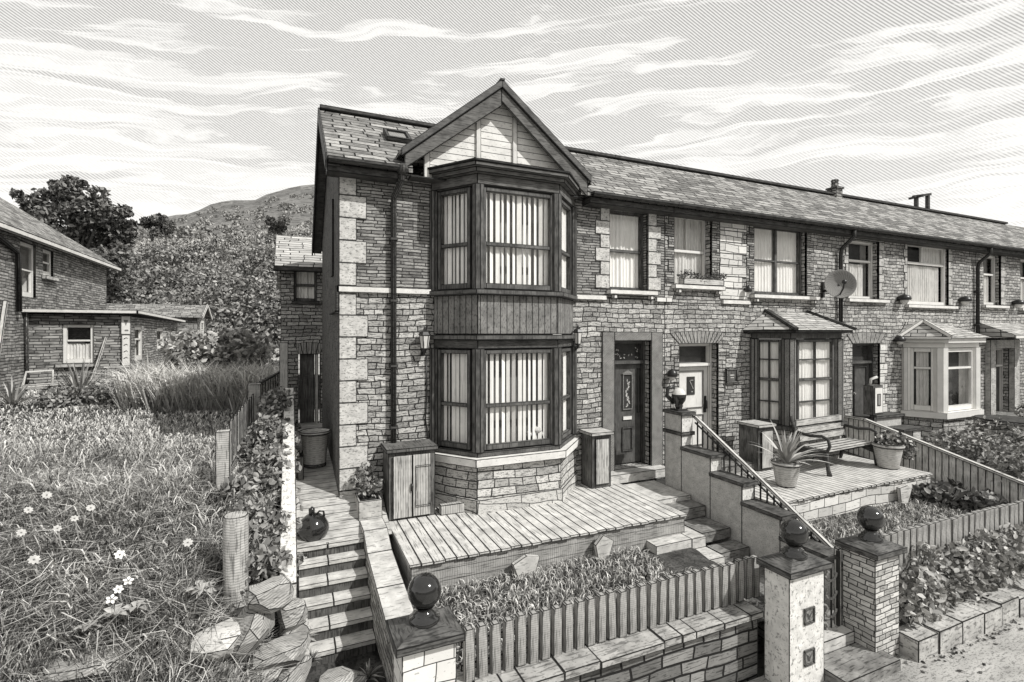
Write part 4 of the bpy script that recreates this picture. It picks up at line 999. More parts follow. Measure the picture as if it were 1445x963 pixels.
# house two's own steps beyond the wall
s2 = thing('garden_steps', 'dark edged stone steps leading up to the white front door', 'steps')
for (x0, x1, y0, y1, z) in ((6.3, 7.15, 6.5, 6.9, -2.42 - .10), (6.3, 7.2, 6.1, 6.52, -2.58), (6.3, 6.95, 5.6, 6.12, -2.72)):
    MB().box(x0, x1, y0, y1, z - .16, z).build('step_slab', M['slab_dark'], s2, ink=.008)
    MB().box(x0 + .02, x1 - .02, y0 + .03, y1, z, z + .02).build('tread', M['slab'], s2, ink=.008)
base_at(s2, 6.7, 6.2, -2.9)

# globe lamp on the end post of the stepped wall
gl_ = thing('globe_lantern', 'black and pale globe lantern on the top post of the stepped wall', 'lantern')
gx, gy_ = 6.10, 6.74
MB().box(gx - .10, gx + .10, gy_ - .1, gy_ + .1, -1.325, -1.29).lathe([(.05, -1.29), (.07, -1.25), (.06, -1.23), (.11, -1.15), (.122, -1.07), (.118, -1.05)], (gx, gy_, 0), 16).build('bowl', M['ball'], gl_)
MB().lathe([(.116, -1.05), (.10, -1.0), (.062, -.96), (.001, -.94)], (gx, gy_, 0), 16).build('dome', M['lamp_glass'], gl_, ink=.0001)
MB().tube([(gx - .06, gy_ + .06, -1.2), (gx - .17, gy_ + .1, -1.08), (gx - .15, gy_ + .1, -.95), (gx - .05, gy_ + .06, -.93)], .035, 8).build('bracket', M['iron'], gl_)
base_at(gl_, gx, gy_, -1.32)

# --- gate pillars with ball finials
def pillar(label, x0, x1, y0, y1, zt, m, r=.125, off=(0, 0)):
    t = thing('gate_pillar', label, 'pillar')
    MB().box(x0, x1, y0, y1, -3.42, zt).build('shaft', M[m], t, ink=.008)
    o = .05; c_ = MB(); cx, cy = (x0 + x1) / 2, (y0 + y1) / 2
    a = [(x0 - o, y0 - o), (x1 + o, y0 - o), (x1 + o, y1 + o), (x0 - o, y1 + o)]
    c_.prism([(p, q, zt) for p, q in a], (0, 0, .055))
    lo = [(p, q, zt + .055) for p, q in a]; hi = [(cx + (p - cx) * .32, cy + (q - cy) * .32, zt + .115) for p, q in a]
    c_.add(lo + hi, [(0, 1, 5, 4), (1, 2, 6, 5), (2, 3, 7, 6), (3, 0, 4, 7), (4, 5, 6, 7)])
    c_.build('cap', M['cap_dark'], t, ink=.007)
    zb = zt + .115
    MB().lathe([(.115, zb - .01), (.115, zb + .02), (.085, zb + .035), (.09, zb + .05), (.06, zb + .065), (.055, zb + .085), (.075, zb + .10)], (cx, cy, 0), 20).build('finial_base', M['ball'], t)
    MB().ball((cx, cy, zb + .09 + r * .95), r, 28, 18).build('ball', M['ball'], t)
    base_at(t, cx, cy, -3.34)
    return t
pillar('white block gate pillar with black ball at the foot of the side stairs', .72, 1.12, 3.55, 3.86, -2.25, 'block_white')
p1_ = pillar('white rendered gate pillar with two square tiles and black ball', 4.21, 4.69, 3.21, 3.48, -2.25, 'render_white')
pillar('split stone gate pillar with black ball beside the planted bank', 5.41, 5.81, 3.17, 3.50, -2.28, 'stone_pillar')
for zz_ in (-2.66, -3.05):                       # square tiles on the rendered pillar
    x0, x1, y_ = 4.40, 4.54, 3.21
    f = MB().box(x0, x1, y_ - .018, y_ - .002, zz_ - .075, zz_ - .062).box(x0, x1, y_ - .018, y_ - .002, zz_ + .062, zz_ + .075).box(x0, x0 + .013, y_ - .018, y_ - .002, zz_ - .061, zz_ + .061).box(x1 - .013, x1, y_ - .018, y_ - .002, zz_ - .061, zz_ + .061)
    f.box(x0 + .014, x1 - .014, y_ - .006, y_ - .002, zz_ - .061, zz_ + .061); tl = f.build('tile', M['jamb_dark'], None, ink=.005); tl.parent = p1_; tl.matrix_parent_inverse = Matrix.Translation(-Vector(p1_.location))
    k_ = MB().add([(x0 + .03, y_ - .008, zz_ + .035), (x0 + .05, y_ - .008, zz_ - .03), (x0 + .075, y_ - .008, zz_ - .045), (x0 + .10, y_ - .008, zz_ + .01), (x0 + .115, y_ - .008, zz_ + .04), (x0 + .075, y_ - .008, zz_ + .0)], [(0, 1, 5), (1, 2, 5), (2, 3, 5), (3, 4, 5)]).build('bird_motif', M['lead'], tl, ink=.0001)

# --- front wall and picket fences
fw = thing('front_wall', 'dark rubble front wall with flag copings below the picket fence', 'wall')
MB().box(1.12, 4.22, 3.56, 3.86, -3.42, -2.76).build('wall', M['stone_dark'], fw)
x = 1.10; r_ = random.Random(5)
while x < 4.2:
    wd = r_.choice([.16, .34, .52, .66, .2]); wd = min(wd, 4.215 - x)
    if wd < .05: break
    MB().box(x, x + wd - .006, 3.49 + r_.uniform(-.015, .015), 3.88, -2.76 + r_.uniform(-.004, 0), -2.70 + r_.uniform(-.006, .006)).build('coping_stone', M['coping'], fw, ink=.008); x += wd
base_at(fw, 2.7, 3.6, -3.34)
def picket_fence(label, x0, x1, y, zb, zt, n, wd, dz=0.0, rail_z=(.08, .26), group=None):
    t = thing('picket_fence', label, 'fence')
    MB().bar((x0, y + .05, zb + rail_z[0]), (x1, y + .05, zb + rail_z[0] + dz), .04, .05).build('rail', M['picket'], t)
    MB().bar((x0, y + .05, zb + rail_z[1]), (x1, y + .05, zb + rail_z[1] + dz), .04, .05).build('rail', M['picket'], t)
    sp_ = (x1 - x0) / n; proto = None; r_ = random.Random(3)
    for i in range(n):
        if proto is None:
            h = zt - zb; w2 = wd / 2
            p = MB().prism([(-w2, -.028, 0), (w2, -.028, 0), (w2, -.028, h - .012), (w2 - .014, -.028, h), (-w2 + .014, -.028, h), (-w2, -.028, h - .012)], (0, .056, 0))
            proto = p.build('picket', M['picket'], None, ink=.005); o = proto
        else: o = proto.copy(); C.objects.link(o)
        o.parent = t; o.location = (x0 + sp_ * (i + .5), y, zb + dz * (i + .5) / n + r_.uniform(-.008, .008)); o.rotation_euler = (r_.uniform(-.02, .02), r_.uniform(-.02, .02), 0)
    return t
picket_fence('grey picket fence on the dark front wall between the two white pillars', 1.22, 4.42, 3.72, -2.70, -2.29, 29, .078)
picket_fence('grey picket fence with square tops behind the leafy bank', 5.86, 9.6, 3.52, -2.75, -2.27, 30, .108, dz=-.06)

# sloping board fence between houses two and three
bf = thing('board_fence', 'tall close boarded fence sloping down between the second and third gardens', 'fence')
n = 30; ya, yb = 7.35, 4.05
def ftop(y): return -1.90 if y > 6.9 else -1.90 - (6.9 - y) * .262
for i in range(n):
    y1 = ya + (yb - ya) * i / n; y0 = ya + (yb - ya) * (i + 1) / n
    MB().prism([(11.4, y0 + .006, -3.15), (11.4, y1 - .002, -3.15), (11.4, y1 - .002, ftop(y1)), (11.4, y0 + .006, ftop(y0))], (.03, 0, 0)).build('board', M['board'], bf, ink=.006)
tp = MB()
for (p, q) in (((11.41, 7.45, -1.88), (11.41, 6.9, -1.88)), ((11.41, 6.9, -1.88), (11.41, 4.02, ftop(4.02) + .02))): tp.bar(p, q, .10, .05)
tp.build('top_rail', M['pole_pale'], bf, ink=.012)
MB().box(11.37, 11.47, 7.36, 7.46, -3, -1.72).ball((11.42, 7.41, -1.72), .06, 8, 6).build('fence_post', M['pole_pale'], bf)
base_at(bf, 11.4, 5.7, -3.1)

# gate, hung on the stone pillar
gt_ = thing('garden_gate', 'black wrought iron gate with scrolls between two gate pillars', 'gate')
gxp = 5.36; f = MB()
for (a, b) in (((gxp, 3.52, -3.2), (gxp, 3.52, -2.32)), ((gxp, 4.16, -3.2), (gxp, 4.16, -2.40)), ((gxp, 3.52, -3.18), (gxp, 4.16, -3.18)), ((gxp, 3.52, -2.38), (gxp, 4.16, -2.42))): f.bar(a, b, .028, .028)
f.build('frame', M['iron'], gt_)
for k_ in range(4):
    zc = -2.54 - .19 * k_
    for sg in (-1, 1):
        pts = []
        for i in range(22):
            t = i / 21; a = t * 4.2 * sg; rr = .10 * (1 - .75 * t)
            pts.append((gxp - .012, 3.70 + .04 * sg + rr * math.cos(a) * sg, zc + rr * math.sin(a)))
        MB().tube(pts, .013, 6).build('scroll', M['dish'], gt_, ink=.0001)
for i in range(5):
    MB().bar((gxp, 3.62 + .11 * i, -3.17), (gxp, 3.62 + .11 * i, -2.41), .013).build('upright', M['iron'], gt_)
MB().bar((gxp + .02, 3.5, -3.28), (gxp + .02, 3.5, -2.3), .05, .05).build('gate_post', M['pole_pale'], gt_, ink=.01)
base_at(gt_, gxp, 3.5, -3.3); gt_.rotation_euler = (0, 0, R(86))
gs = thing('gate_step', 'worn stone step in the gateway between the two pillars', 'step')
MB().box(4.70, 5.52, 3.0, 3.36, -3.40, -3.23).build('lower_slab', M['slab_dark'], gs, ink=.008)
MB().box(4.70, 5.40, 3.37, 3.62, -3.32, -3.12).build('upper_slab', M['slab'], gs, ink=.008)
base_at(gs, 5.1, 3.3, -3.34)
# low kerb wall of the planted bank
kw = thing('garden_kerb_wall', 'low wall of rough pale blocks holding the leafy bank beside the road', 'wall')
x = 5.82; r_ = random.Random(9)
while x < 11.2:
    wd = r_.uniform(.26, .46)
    MB().box(x, x + wd - .01, 3.0 + r_.uniform(-.015, .015), 3.26, -3.42, -3.10 + r_.uniform(-.03, .02)).build('block', M['kerb'], kw, ink=.010); x += wd
base_at(kw, 8, 3.1, -3.34)
tag(MB().add([(5.82, 3.2, -3.14), (34, 3.2, -3.1), (34, 3.56, -2.95), (5.82, 3.56, -2.95)], [(0, 1, 2, 3)]).build('bank_soil', M['soil']), kind='structure')

# ================================================================== objects by the houses
def cabinet(label, x0, x1, y0, y1, z0, z1, m, top_m, doors=True):
    t = thing('storage_cabinet', label, 'cabinet')
    MB().box(x0, x1, y0 + .012, y1, z0, z1).build('body', M[m if not doors else 'cabinet_dark'], t)
    MB().box(x0 - .035, x1 + .035, y0 - .035, y1 + .02, z1, z1 + .055).build('lid', M[top_m], t)
    return t
cb = cabinet('large wooden storage cabinet with dark lid left of the stone bay', 1.24, 1.90, 7.02, 7.46, ZD, -1.66, 'cabinet', 'cabinet_dark')
MB().box(1.30, 1.56, 6.995, 7.01, ZD + .03, -1.70).build('door', M['cabinet'], cb, ink=.008)
d_ = MB().box(1.57, 1.83, 6.995, 7.01, ZD + .03, -1.70).build('door', M['cabinet'], cb, ink=.008)
pn = MB(); panel(pn, 1.61, 1.82, ZD + .16, -1.86, 6.995, .02, .012); pn.build('door_panel', M['cabinet'], cb, ink=.006)
MB().tube([(1.555, 6.98, -2.10), (1.555, 6.965, -2.14), (1.555, 6.98, -2.2)], .018, 8).build('latch', M['iron'], cb)
base_at(cb, 1.57, 7.2, ZD)
pb2 = tag(MB().box(1.96, 2.34, 6.95, 7.05, ZD, ZD + .14).box(1.96, 2.34, 7.052, 7.2, ZD, ZD + .05).build('wooden_block', M['cabinet']), 'low wooden block on the deck between cabinet and bay', 'block')
cb = cabinet('slim pale meter cabinet between the bay and the black front door', 4.60, 4.98, 7.12, 7.46, ZD, -1.72, 'concrete', 'concrete')
MB().box(4.66, 4.93, 7.10, 7.118, ZD + .06, -1.77).build('door', M['cabinet'], cb, ink=.014)
base_at(cb, 4.8, 7.3, ZD)
cb = cabinet('pale cabinet with ribbed door beside the dark canted bay', 8.02, 8.42, 6.75, 7.2, ZD, -1.78, 'concrete', 'concrete')
MB().box(8.08, 8.38, 6.725, 6.748, ZD + .05, -1.84).build('door', M['cabinet'], cb, ink=.014)
base_at(cb, 8.2, 7, ZD)

# leaf helper objects
def leafy(name, P, size, tone, m, parent=None, aspect=.55, flat=0.0):
    return cloud_mesh(name, *leaves(np.asarray(P), size, tone, flat, aspect), M[m], parent)
def U(a, b, n): return rng.uniform(a, b, n)
def strap_plant(name, x, y, z, n, ln, wd, m, parent=None, up=1.1, tone=(.2, 1.0)):
    """long pointed straps arching from a centre"""
    V = []; Q = []; T = []; o = 0
    for i in range(n):
        a = rng.uniform(0, 2 * math.pi); L = ln * rng.uniform(.65, 1.05); el_ = rng.uniform(.45, 1.45); w_ = wd * rng.uniform(.7, 1.2); tn = rng.uniform(*tone)
        p = np.array([x, y, z], float); d = np.array([math.cos(a) * math.cos(el_), math.sin(a) * math.cos(el_), math.sin(el_)]); sd_ = np.array([-math.sin(a), math.cos(a), 0])
        k = 6
        for j in range(k + 1):
            t = j / k; ww_ = w_ * (1 - t ** 2.2) * (.7 + .5 * min(1, t * 3)) / 2 + .001
            V += [p - sd_ * ww_, p + sd_ * ww_]; T += [tn * (.6 + .4 * (j % 2 == 0)), tn]
            if j < k: Q.append((o + 2 * j, o + 2 * j + 1, o + 2 * j + 3, o + 2 * j + 2))
            p = p + d * L / k; d = d + np.array([0, 0, -.16 * up]); d /= np.linalg.norm(d)
        o += 2 * (k + 1)
    return cloud_mesh(name, np.array(V), np.array(Q), E0, np.array(T), M[m], parent)

# planter at the house corner
pl_ = thing('planter_box', 'pale rectangular planter box with a leafy bush at the house corner', 'planter')
b = MB()
x0, x1, y0, y1, z0, z1 = .84, 1.15, 6.99, 7.44, -2.54, -2.27
for q in ((x0, x1, y0, y0 + .03), (x0, x1, y1 - .03, y1), (x0, x0 + .03, y0 + .03, y1 - .03), (x1 - .03, x1, y0 + .03, y1 - .03)): b.box(q[0], q[1], q[2], q[3], z0, z1)
b.build('box', M['concrete'], pl_, ink=.008)
MB().box(x0 + .03, x1 - .03, y0 + .03, y1 - .03, z0, z1 - .03).build('soil', M['soil'], pl_, ink=.001)
P, k_ = shell(np.array([(1.0, 7.25, -2.15), (.92, 7.32, -2.03), (1.06, 7.14, -2.09), (.98, 7.32, -1.93)]), np.array([.17, .15, .13, .13]), 420)
leafy('foliage', P, U(.04, .085, 420), U(.05, 1, 420), 'leaf', pl_)
base_at(pl_, 1, 7.2, -2.56)

# window box on the upper sill
wb_ = thing('window_box', 'low pale window box of trailing plants on the upper sill', 'planter')
xa, xb_ = PX(962, D - .06), PX(1018, D - .06)
MB().box(xa, xb_, D - .12, D + .02, W2a[2] + .002, W2a[2] + .12).build('trough', M['pot_pale'], wb_, ink=.012)
cs = np.array([(xa + (xb_ - xa) * t, D - .06, W2a[2] + .17 + .05 * math.sin(t * 9)) for t in np.linspace(0, 1, 7)])
P, k_ = shell(cs, np.full(7, .10), 420, depth=.7); leafy('foliage', P, U(.03, .06, 420), U(.0, .8, 420), 'leaf_dark', wb_)
base_at(wb_, (xa + xb_) / 2, D - .05, W2a[2])

# bin, boot scraper and black kettle barbecue on the side path
bn = thing('plastic_bin', 'pale ribbed bin standing at the far end of the side path', 'bin')
bx, by, bz = .37, 8.75, -2.15
MB().lathe([(.17, 0), (.175, .02), (.165, .04), (.19, .30), (.215, .52), (.24, .53), (.245, .57), (.225, .57), (.205, .52), (.15, .06), (.001, .06)], (bx, by, bz), 24).build('tub', M['pot_pale'], bn)
base_at(bn, bx, by, bz)
tr = tag(MB().box(.10, .19, 8.2, 8.34, -2.22, -1.86).tube([(.145, 8.27, -1.86), (.145, 8.27, -1.80), (.145, 8.2, -1.78)], .03, 8).build('path_bollard', M['cabinet_dark']), 'small dark upright box beside the pale bin on the side path', 'box')
kb = thing('kettle_barbecue', 'squat black kettle barbecue on the top step of the side stairs', 'barbecue')
kx, ky, kz = .27, 6.86, -2.60
MB().lathe([(.13, .0), (.16, .02), (.175, .06), (.185, .085), (.185, .11)], (kx, ky, kz), 24).build('bowl', M['ball'], kb)
MB().lathe([(.19, .10), (.192, .125), (.18, .18), (.14, .25), (.08, .295), (.001, .31)], (kx, ky, kz), 24).build('lid', M['ball'], kb)
MB().tube([(kx - .02, ky, kz + .29), (kx - .02, ky, kz + .36), (kx, ky, kz + .385)], [.035, .04, .025], 10).build('knob', M['ball'], kb)
MB().tube([(kx + .04, ky - .02, kz + .30), (kx + .07, ky - .02, kz + .335), (kx + .12, ky - .02, kz + .325), (kx + .13, ky - .02, kz + .26)], .013, 8).build('handle', M['iron'], kb)
base_at(kb, kx, ky, kz)

# wall lanterns
def lantern(label, u, v):
    t = thing('wall_lantern', label, 'lantern')
    x, z = PX(u, D - .12), PZ(v, PX(u, D - .12), D - .12); y = D - .13
    MB().lathe([(.055, -.12), (.085, .08), (.09, .085)], (x, y, z), 6, smooth=False).build('glass', M['lamp_glass'], t, ink=.012)
    MB().lathe([(.10, .086), (.07, .13), (.02, .16), (.015, .20), (.001, .22)], (x, y, z), 6, smooth=False).build('roof', M['iron'], t)
    MB().lathe([(.001, -.20), (.02, -.18), (.03, -.14), (.058, -.122)], (x, y, z), 8).build('base', M['iron'], t)
    MB().tube([(x, y, z - .17), (x, y + .06, z - .22), (x, D - .005, z - .16)], .014, 6).box(x - .03, x + .03, D - .015, D - .001, z - .22, z - .06).build('bracket', M['iron'], t)
    base_at(t, x, D, z)
lantern('black framed wall lantern left of the lower bay window', 599, 481)
lantern('black framed wall lantern right of the lower bay window', 815, 476)
cbx = PX(601, D); tag(MB().tube([(cbx, D - .02, -.35), (cbx + .01, D - .02, -.9), (cbx - .01, D - .02, -1.3), (cbx + .03, D - .02, -1.6), (cbx + .05, D - .02, -1.75)], .011, 6).build('wall_cable', M['iron']), 'thin dark cable hanging down the wall below the left lantern', 'cable')
def bulkhead(label, u, v, r=.11, name='bulkhead_lamp'):
    t = thing(name, label, 'lamp'); x = PX(u, D); z = PZ(v, x, D)
    MB().lathe([(r * .9, 0), (r, .03), (r * .8, .10), (.001, .15)], (0, 0, 0), 14).build('hood', M['iron'], t)
    g_ = MB().ball((0, 0, .02), r * .62, 12, 8).build('globe', M['lamp_glass'], t, ink=.0001)
    g_.location = (0, 0, -.03)
    for c_ in t.children: c_.rotation_euler = (0, 0, 0)
    MB().bar((0, .10, .06), (0, .02, .06), .05).build('arm', M['iron'], t)
    t.location = (x, D - .11, z); return t
bulkhead('small black hooded lamp between the black and white front doors', 943, 531, .10)
bulkhead('tiny dark lamp on the pale pier between two upper windows', 1050, 413, .07)
bulkhead('round dark lamp left of the wide white upper window', 1269, 424, .15)
bulkhead('round dark lamp between wide white upper window and far downpipe', 1355, 426, .15)
bulkhead('small dark lamp beyond the far downpipe beside a narrow window', 1430, 430, .15)
bulkhead('dark lamp on the wall beside the white canted bay', 1263, 482, .12)
npq = thing('name_plaque', 'small dark framed plaque on the wall right of the white door', 'plaque')
x, z = PX(1030, D), PZ(530, PX(1030, D), D)
MB().box(x - .15, x + .15, D - .05, D - .014, z - .14, z + .14).build('backing', M['cabinet_dark'], npq)
MB().box(x - .15, x + .15, D - .065, D - .051, z + .11, z + .14).box(x - .15, x + .15, D - .065, D - .051, z - .14, z - .11).box(x - .15, x - .12, D - .065, D - .051, z - .109, z + .109).box(x + .12, x + .15, D - .065, D - .051, z - .109, z + .109).build('frame', M['jamb_dark'], npq, ink=.01)
MB().box(x - .06, x + .06, D - .056, D - .051, z, z + .018).box(x - .04, x + .05, D - .056, D - .051, z - .05, z - .035).build('marks', M['ornament'], npq, ink=.0001)
base_at(npq, x, D, z)
# satellite dish
sdh = thing('satellite_dish', 'round grey satellite dish on the downpipe between two houses', 'dish')
dx, dy = PX(1184, D - .45), D - .45; dz = PZ(402, dx, dy)
dsh = MB().lathe([(.001, 0), (.12, .012), (.24, .05), (.30, .085), (.31, .085), (.24, .035), (.12, -.006), (.001, -.02)], (0, 0, 0), 28).build('reflector', M['dish'], sdh, ink=.0001)
dsh.rotation_euler = (R(84), 0, R(-38))
ap_ = Vector((-.6, -.75, .1)).normalized() * .30
MB().tube([(0, 0, -.25), tuple(ap_ * .8 + Vector((0, 0, -.12))), tuple(ap_)], .018, 6).ball(tuple(ap_), .05, 10, 6).build('receiver_arm', M['iron'], sdh)
MB().tube([(0, .0, 0), (.05, .2, -.1), (.1, .44, -.1)], .03, 8).bar((.1, .43, -.25), (.1, .43, .1), .06).build('mount', M['iron'], sdh)
sdh.location = (dx, dy, dz)

# bench
bn_ = thing('garden_bench', 'slatted park bench with curved iron arms on the raised deck', 'bench')
bL = 1.52
for i in range(3): MB().box(-bL / 2, bL / 2, .0, .04, .50 + .145 * i, .625 + .145 * i).build('back_slat', M['bench_wood'], bn_, ink=.010).location = (0, .40 + .035 * i, 0)
for i in range(4): MB().box(-bL / 2, bL / 2, -.12 + .125 * i, -.012 + .125 * i, .41, .455).build('seat_slat', M['bench_wood'], bn_, ink=.010)
for sx in (-1, 1):
    x = sx * (bL / 2 + .03); e = MB()
    e.tube([(x, -.18, 0), (x, -.15, .12), (x, -.13, .28), (x, -.12, .42)], [.045, .034, .032, .036], 8).tube([(x, .52, 0), (x, .46, .2), (x, .42, .45), (x, .46, .70), (x, .56, .98)], .034, 8)
    e.prism([(x - .018, -.12, .24), (x - .018, -.12, .44), (x - .018, .44, .44), (x - .018, .47, .16), (x - .018, .30, .22), (x - .018, .10, .30)], (.036, 0, 0))
    e.tube([(x, -.12, .40), (x, -.18, .54), (x, -.15, .66), (x, -.04, .70), (x, .18, .67), (x, .45, .70)], .030, 8)
    e.build('side_frame', M['lead'], bn_, ink=.0001)
bn_.location = (9.72, 6.25, ZD); bn_.rotation_euler = (0, 0, R(4))
# pots
def pot(name, label, x, y, z, s, m):
    t = thing(name, label, 'plant pot')
    MB().lathe([(.14 * s, 0), (.15 * s, .01), (.20 * s, .28 * s), (.215 * s, .36 * s), (.235 * s, .37 * s), (.235 * s, .42 * s), (.205 * s, .42 * s), (.19 * s, .37 * s), (.001, .36 * s)], (x, y, z), 24).build('pot', M[m], t, ink=.010)
    return t
pt = pot('plant_pot', 'large round pot with spiky strap leaves in front of the dark bay', 7.72, 5.95, ZD, 1.0, 'pot_pale')
strap_plant('spiky_leaves', 7.72, 5.95, ZD + .36, 46, .78, .055, 'leaf_pale', pt, up=.9)
base_at(pt, 7.72, 5.95, ZD)
pt = pot('plant_pot', 'tall round pot of small white flowers right of the bench', 10.55, 5.95, ZD, 1.12, 'pot_pale')
cs = np.array([(10.55, 5.95, ZD + .58), (10.70, 5.85, ZD + .50), (10.42, 5.9, ZD + .55), (10.78, 5.78, ZD + .28), (10.8, 5.75, ZD + .42), (10.55, 5.8, ZD + .62)])
P, k_ = shell(cs, np.array([.17, .16, .15, .14, .15, .12]), 900); leafy('foliage', P, U(.05, .09, 900), U(.0, .9, 900), 'leaf', pt)
P, k_ = shell(cs, np.array([.18, .17, .16, .13, .14, .13]), 120, depth=.1); leafy('blossom', P, U(.05, .08, 120), U(.9, 1, 120), 'leaf_pale', pt, aspect=.9)
base_at(pt, 10.55, 5.95, ZD)
# things by house three's door
mbx = thing('gas_meter_box', 'white fronted meter box on a post beside the narrow dark door', 'box')
x, y = PX(1239, 6.8), 6.8; z = PZ(565, x, y)
MB().box(x - .17, x + .17, y, y + .2, z - .32, z + .32).build('case', M['cabinet_dark'], mbx)
MB().box(x - .14, x + .14, y - .02, y - .001, z - .28, z + .28).build('front', M['frame_white'], mbx, ink=.015)
MB().box(x - .06, x + .05, y - .03, y - .021, z - .12, z + .14).build('dial', M['dish'], mbx, ink=.02)
MB().bar((x, y + .1, z - .3), (x, y + .1, ZF - .1), .09).build('post', M['lead'], mbx)
MB().tube([(x - .1, y + .1, z + .32), (x - .08, y + .1, z + .45), (x + .05, y + .05, z + .5)], .03, 6).build('pipe', M['ornament'], mbx)
base_at(mbx, x, y, ZF)
lw = thing('low_garden_wall', 'low wall with dark coping before the narrow dark door', 'wall')
xa = PX(1222, 7.0); xb_ = PX(1272, 7.0); z = PZ(589, xa, 7.0)
MB().box(xa, xb_, 7.0, 7.2, -2.9, z - .06).build('wall', M['step_wall'], lw); MB().box(xa - .05, xb_ + .05, 6.95, 7.25, z - .06, z).build('coping', M['cap_dark'], lw)
base_at(lw, (xa + xb_) / 2, 7.1, -2.9)
yst = thing('yard_post', 'stout pale post at the foot of the white canted bay', 'post')
xa = PX(1283, 6.6); z = PZ(602, xa, 6.6)
MB().box(xa - .15, xa + .15, 6.45, 6.75, -2.9, z - .05).build('shaft', M['concrete'], yst); MB().box(xa - .55, xa + .19, 6.41, 6.79, z - .05, z).build('cap', M['cap_dark'], yst)
base_at(yst, xa, 6.6, -2.9)
rp = thing('round_planter', 'round stone planter with iron rim before the far porch', 'planter')
xa = PX(1422, 5.9)
MB().lathe([(.55, 0), (.58, .45), (.62, .50), (.52, .50), (.5, .42), (.001, .42)], (xa, 5.9, -2.62 + .15), 22).build('tub', M['stone_mid'], rp)
MB().lathe([(.56, .50), (.585, .515), (.56, .53)], (xa, 5.9, -2.47), 22).build('rim', M['lead'], rp)
base_at(rp, xa, 5.9, -2.47)
# ================================================================== the field side: neighbours, shed, yard clutter
nh = thing('neighbour_house', 'large hipped roof brick house at the far left beyond the field', 'house')
nw1 = (18.67, 19.63, 1.05, 2.62); nw2 = (20.1, 20.85, 1.80, 2.62)
def wall_x(mb, X, y0, y1, z0, z1, holes):
    ys = sorted({y0, y1} | {h[i] for h in holes for i in (0, 1)}); zs = sorted({z0, z1} | {h[i] for h in holes for i in (2, 3)})
    for a, b in zip(ys, ys[1:]):
        for c, d in zip(zs, zs[1:]):
            if any(h[0] < (a + b) / 2 < h[1] and h[2] < (c + d) / 2 < h[3] for h in holes): continue
            mb.quad((X, a, c), (X, b, c), (X, b, d), (X, a, d))
    return mb
m_ = MB(); wall_x(m_, -7, 12, 26, -2, 2.8, [nw1, nw2]); m_.quad((-7, 26, -2), (-13, 26, -2), (-13, 26, 2.8), (-7, 26, 2.8)).quad((-13, 12, -2), (-7, 12, -2), (-7, 12, 2.8), (-13, 12, 2.8)); m_.build('wall', M['brick_far'], nh, weld=True)
ez = 2.78
m_ = MB().add([(-6.65, 11.6, ez), (-6.65, 26.4, ez), (-13.3, 26.4, ez), (-13.3, 11.6, ez), (-10, 15, 5.25), (-10, 23, 5.25)], [(0, 1, 5, 4), (1, 2, 5), (2, 3, 4, 5), (3, 0, 4), (3, 2, 1, 0)]); m_.build('roof', M['slate'], nh)
MB().box(-6.72, -6.60, 11.6, 26.45, 2.62, 2.77).build('fascia', M['trim_pale'], nh, ink=.03)
for q in (nw1, nw2): window(nh, 'window', (-7.06, q[0]), (-7.06, q[1]), q[2], q[3], (1, 0), 'frame_white', 'sash', None, .11, seed=50)
MB().box(-7, -6.88, 20.0, 20.95, 1.66, 1.79).build('window_sill', M['concrete'], nh, ink=.02)
MB().tube([(-6.8, 16.4, 2.6), (-6.92, 17.9, 2.35), (-6.9, 18.3, 2.2), (-6.9, 18.35, .6)], .07, 8).build('downpipe', M['lead'], nh)
base_at(nh, -10, 19, -2)

ob = thing('brick_outbuilding', 'low flat roofed brick outbuilding against the hipped roof house', 'outbuilding')
ow = (-6.17, -5.43, -.90, .25); os1 = (19.4, 20.5, -.9, .22); os2 = (22.3, 23.6, -.6, .2)
m_ = MB(); wall_cells(m_, -6.98, -4.5, -2, .55, [ow], y=19, th=.15); wall_x(m_, -4.5, 19, 26, -2, .50, [os1, os2]); m_.build('wall', M['brick_far'], ob, weld=True)
m_ = MB().prism([(-7, 18.75, .60), (-4.3, 18.75, .60), (-4.3, 26.3, .48), (-7, 26.3, .48)], (0, 0, .08)); m_.build('roof', M['lead'], ob)
MB().box(-6.99, -4.26, 18.70, 18.749, .585, .69).build('fascia', M['trim_pale'], ob, ink=.015)
MB().prism([(-4.299, 18.70, .59), (-4.299, 26.3, .46), (-4.299, 26.3, .56), (-4.299, 18.70, .69)], (.05, 0, 0)).build('fascia', M['trim_pale'], ob, ink=.015)
window(ob, 'window', (ow[0], 19.06), (ow[1], 19.06), ow[2], ow[3], (0, -1), 'frame_white', 'sash', 'curtain_grey', .09, seed=60, split=.58, drape=[(0, 1, 0, .5)])
MB().box(ow[0] - .15, ow[1] + .12, 18.9, 19, ow[2] - .13, ow[2] - .01).build('window_sill', M['concrete'], ob, ink=.02)
window(ob, 'window', (-4.56, os1[0]), (-4.56, os1[1]), os1[2], os1[3], (1, 0), 'frame_white', 'sash', None, .12, seed=61, split=.62)
window(ob, 'window', (-4.56, os2[0]), (-4.56, os2[1]), os2[2], os2[3], (1, 0), 'frame_white', 'sash', None, .14, seed=62, split=.4)
MB().tube([(-6.93, 18.85, .75), (-6.93, 18.85, .4), (-6.93, 18.9, -1.75)], .05, 8).build('drainpipe', M['trim_pale'], ob, ink=.02)
base_at(ob, -5.8, 21, -1.75)
bs = thing('banner_board', 'tall narrow white board hung at the corner of the brick outbuilding', 'board')
MB().box(-4.74, -4.49, 18.92, 18.96, -.05, .52).box(-4.72, -4.50, 18.92, 18.96, -1.02, -.06).build('panel', M['frame_white'], bs, ink=.02)
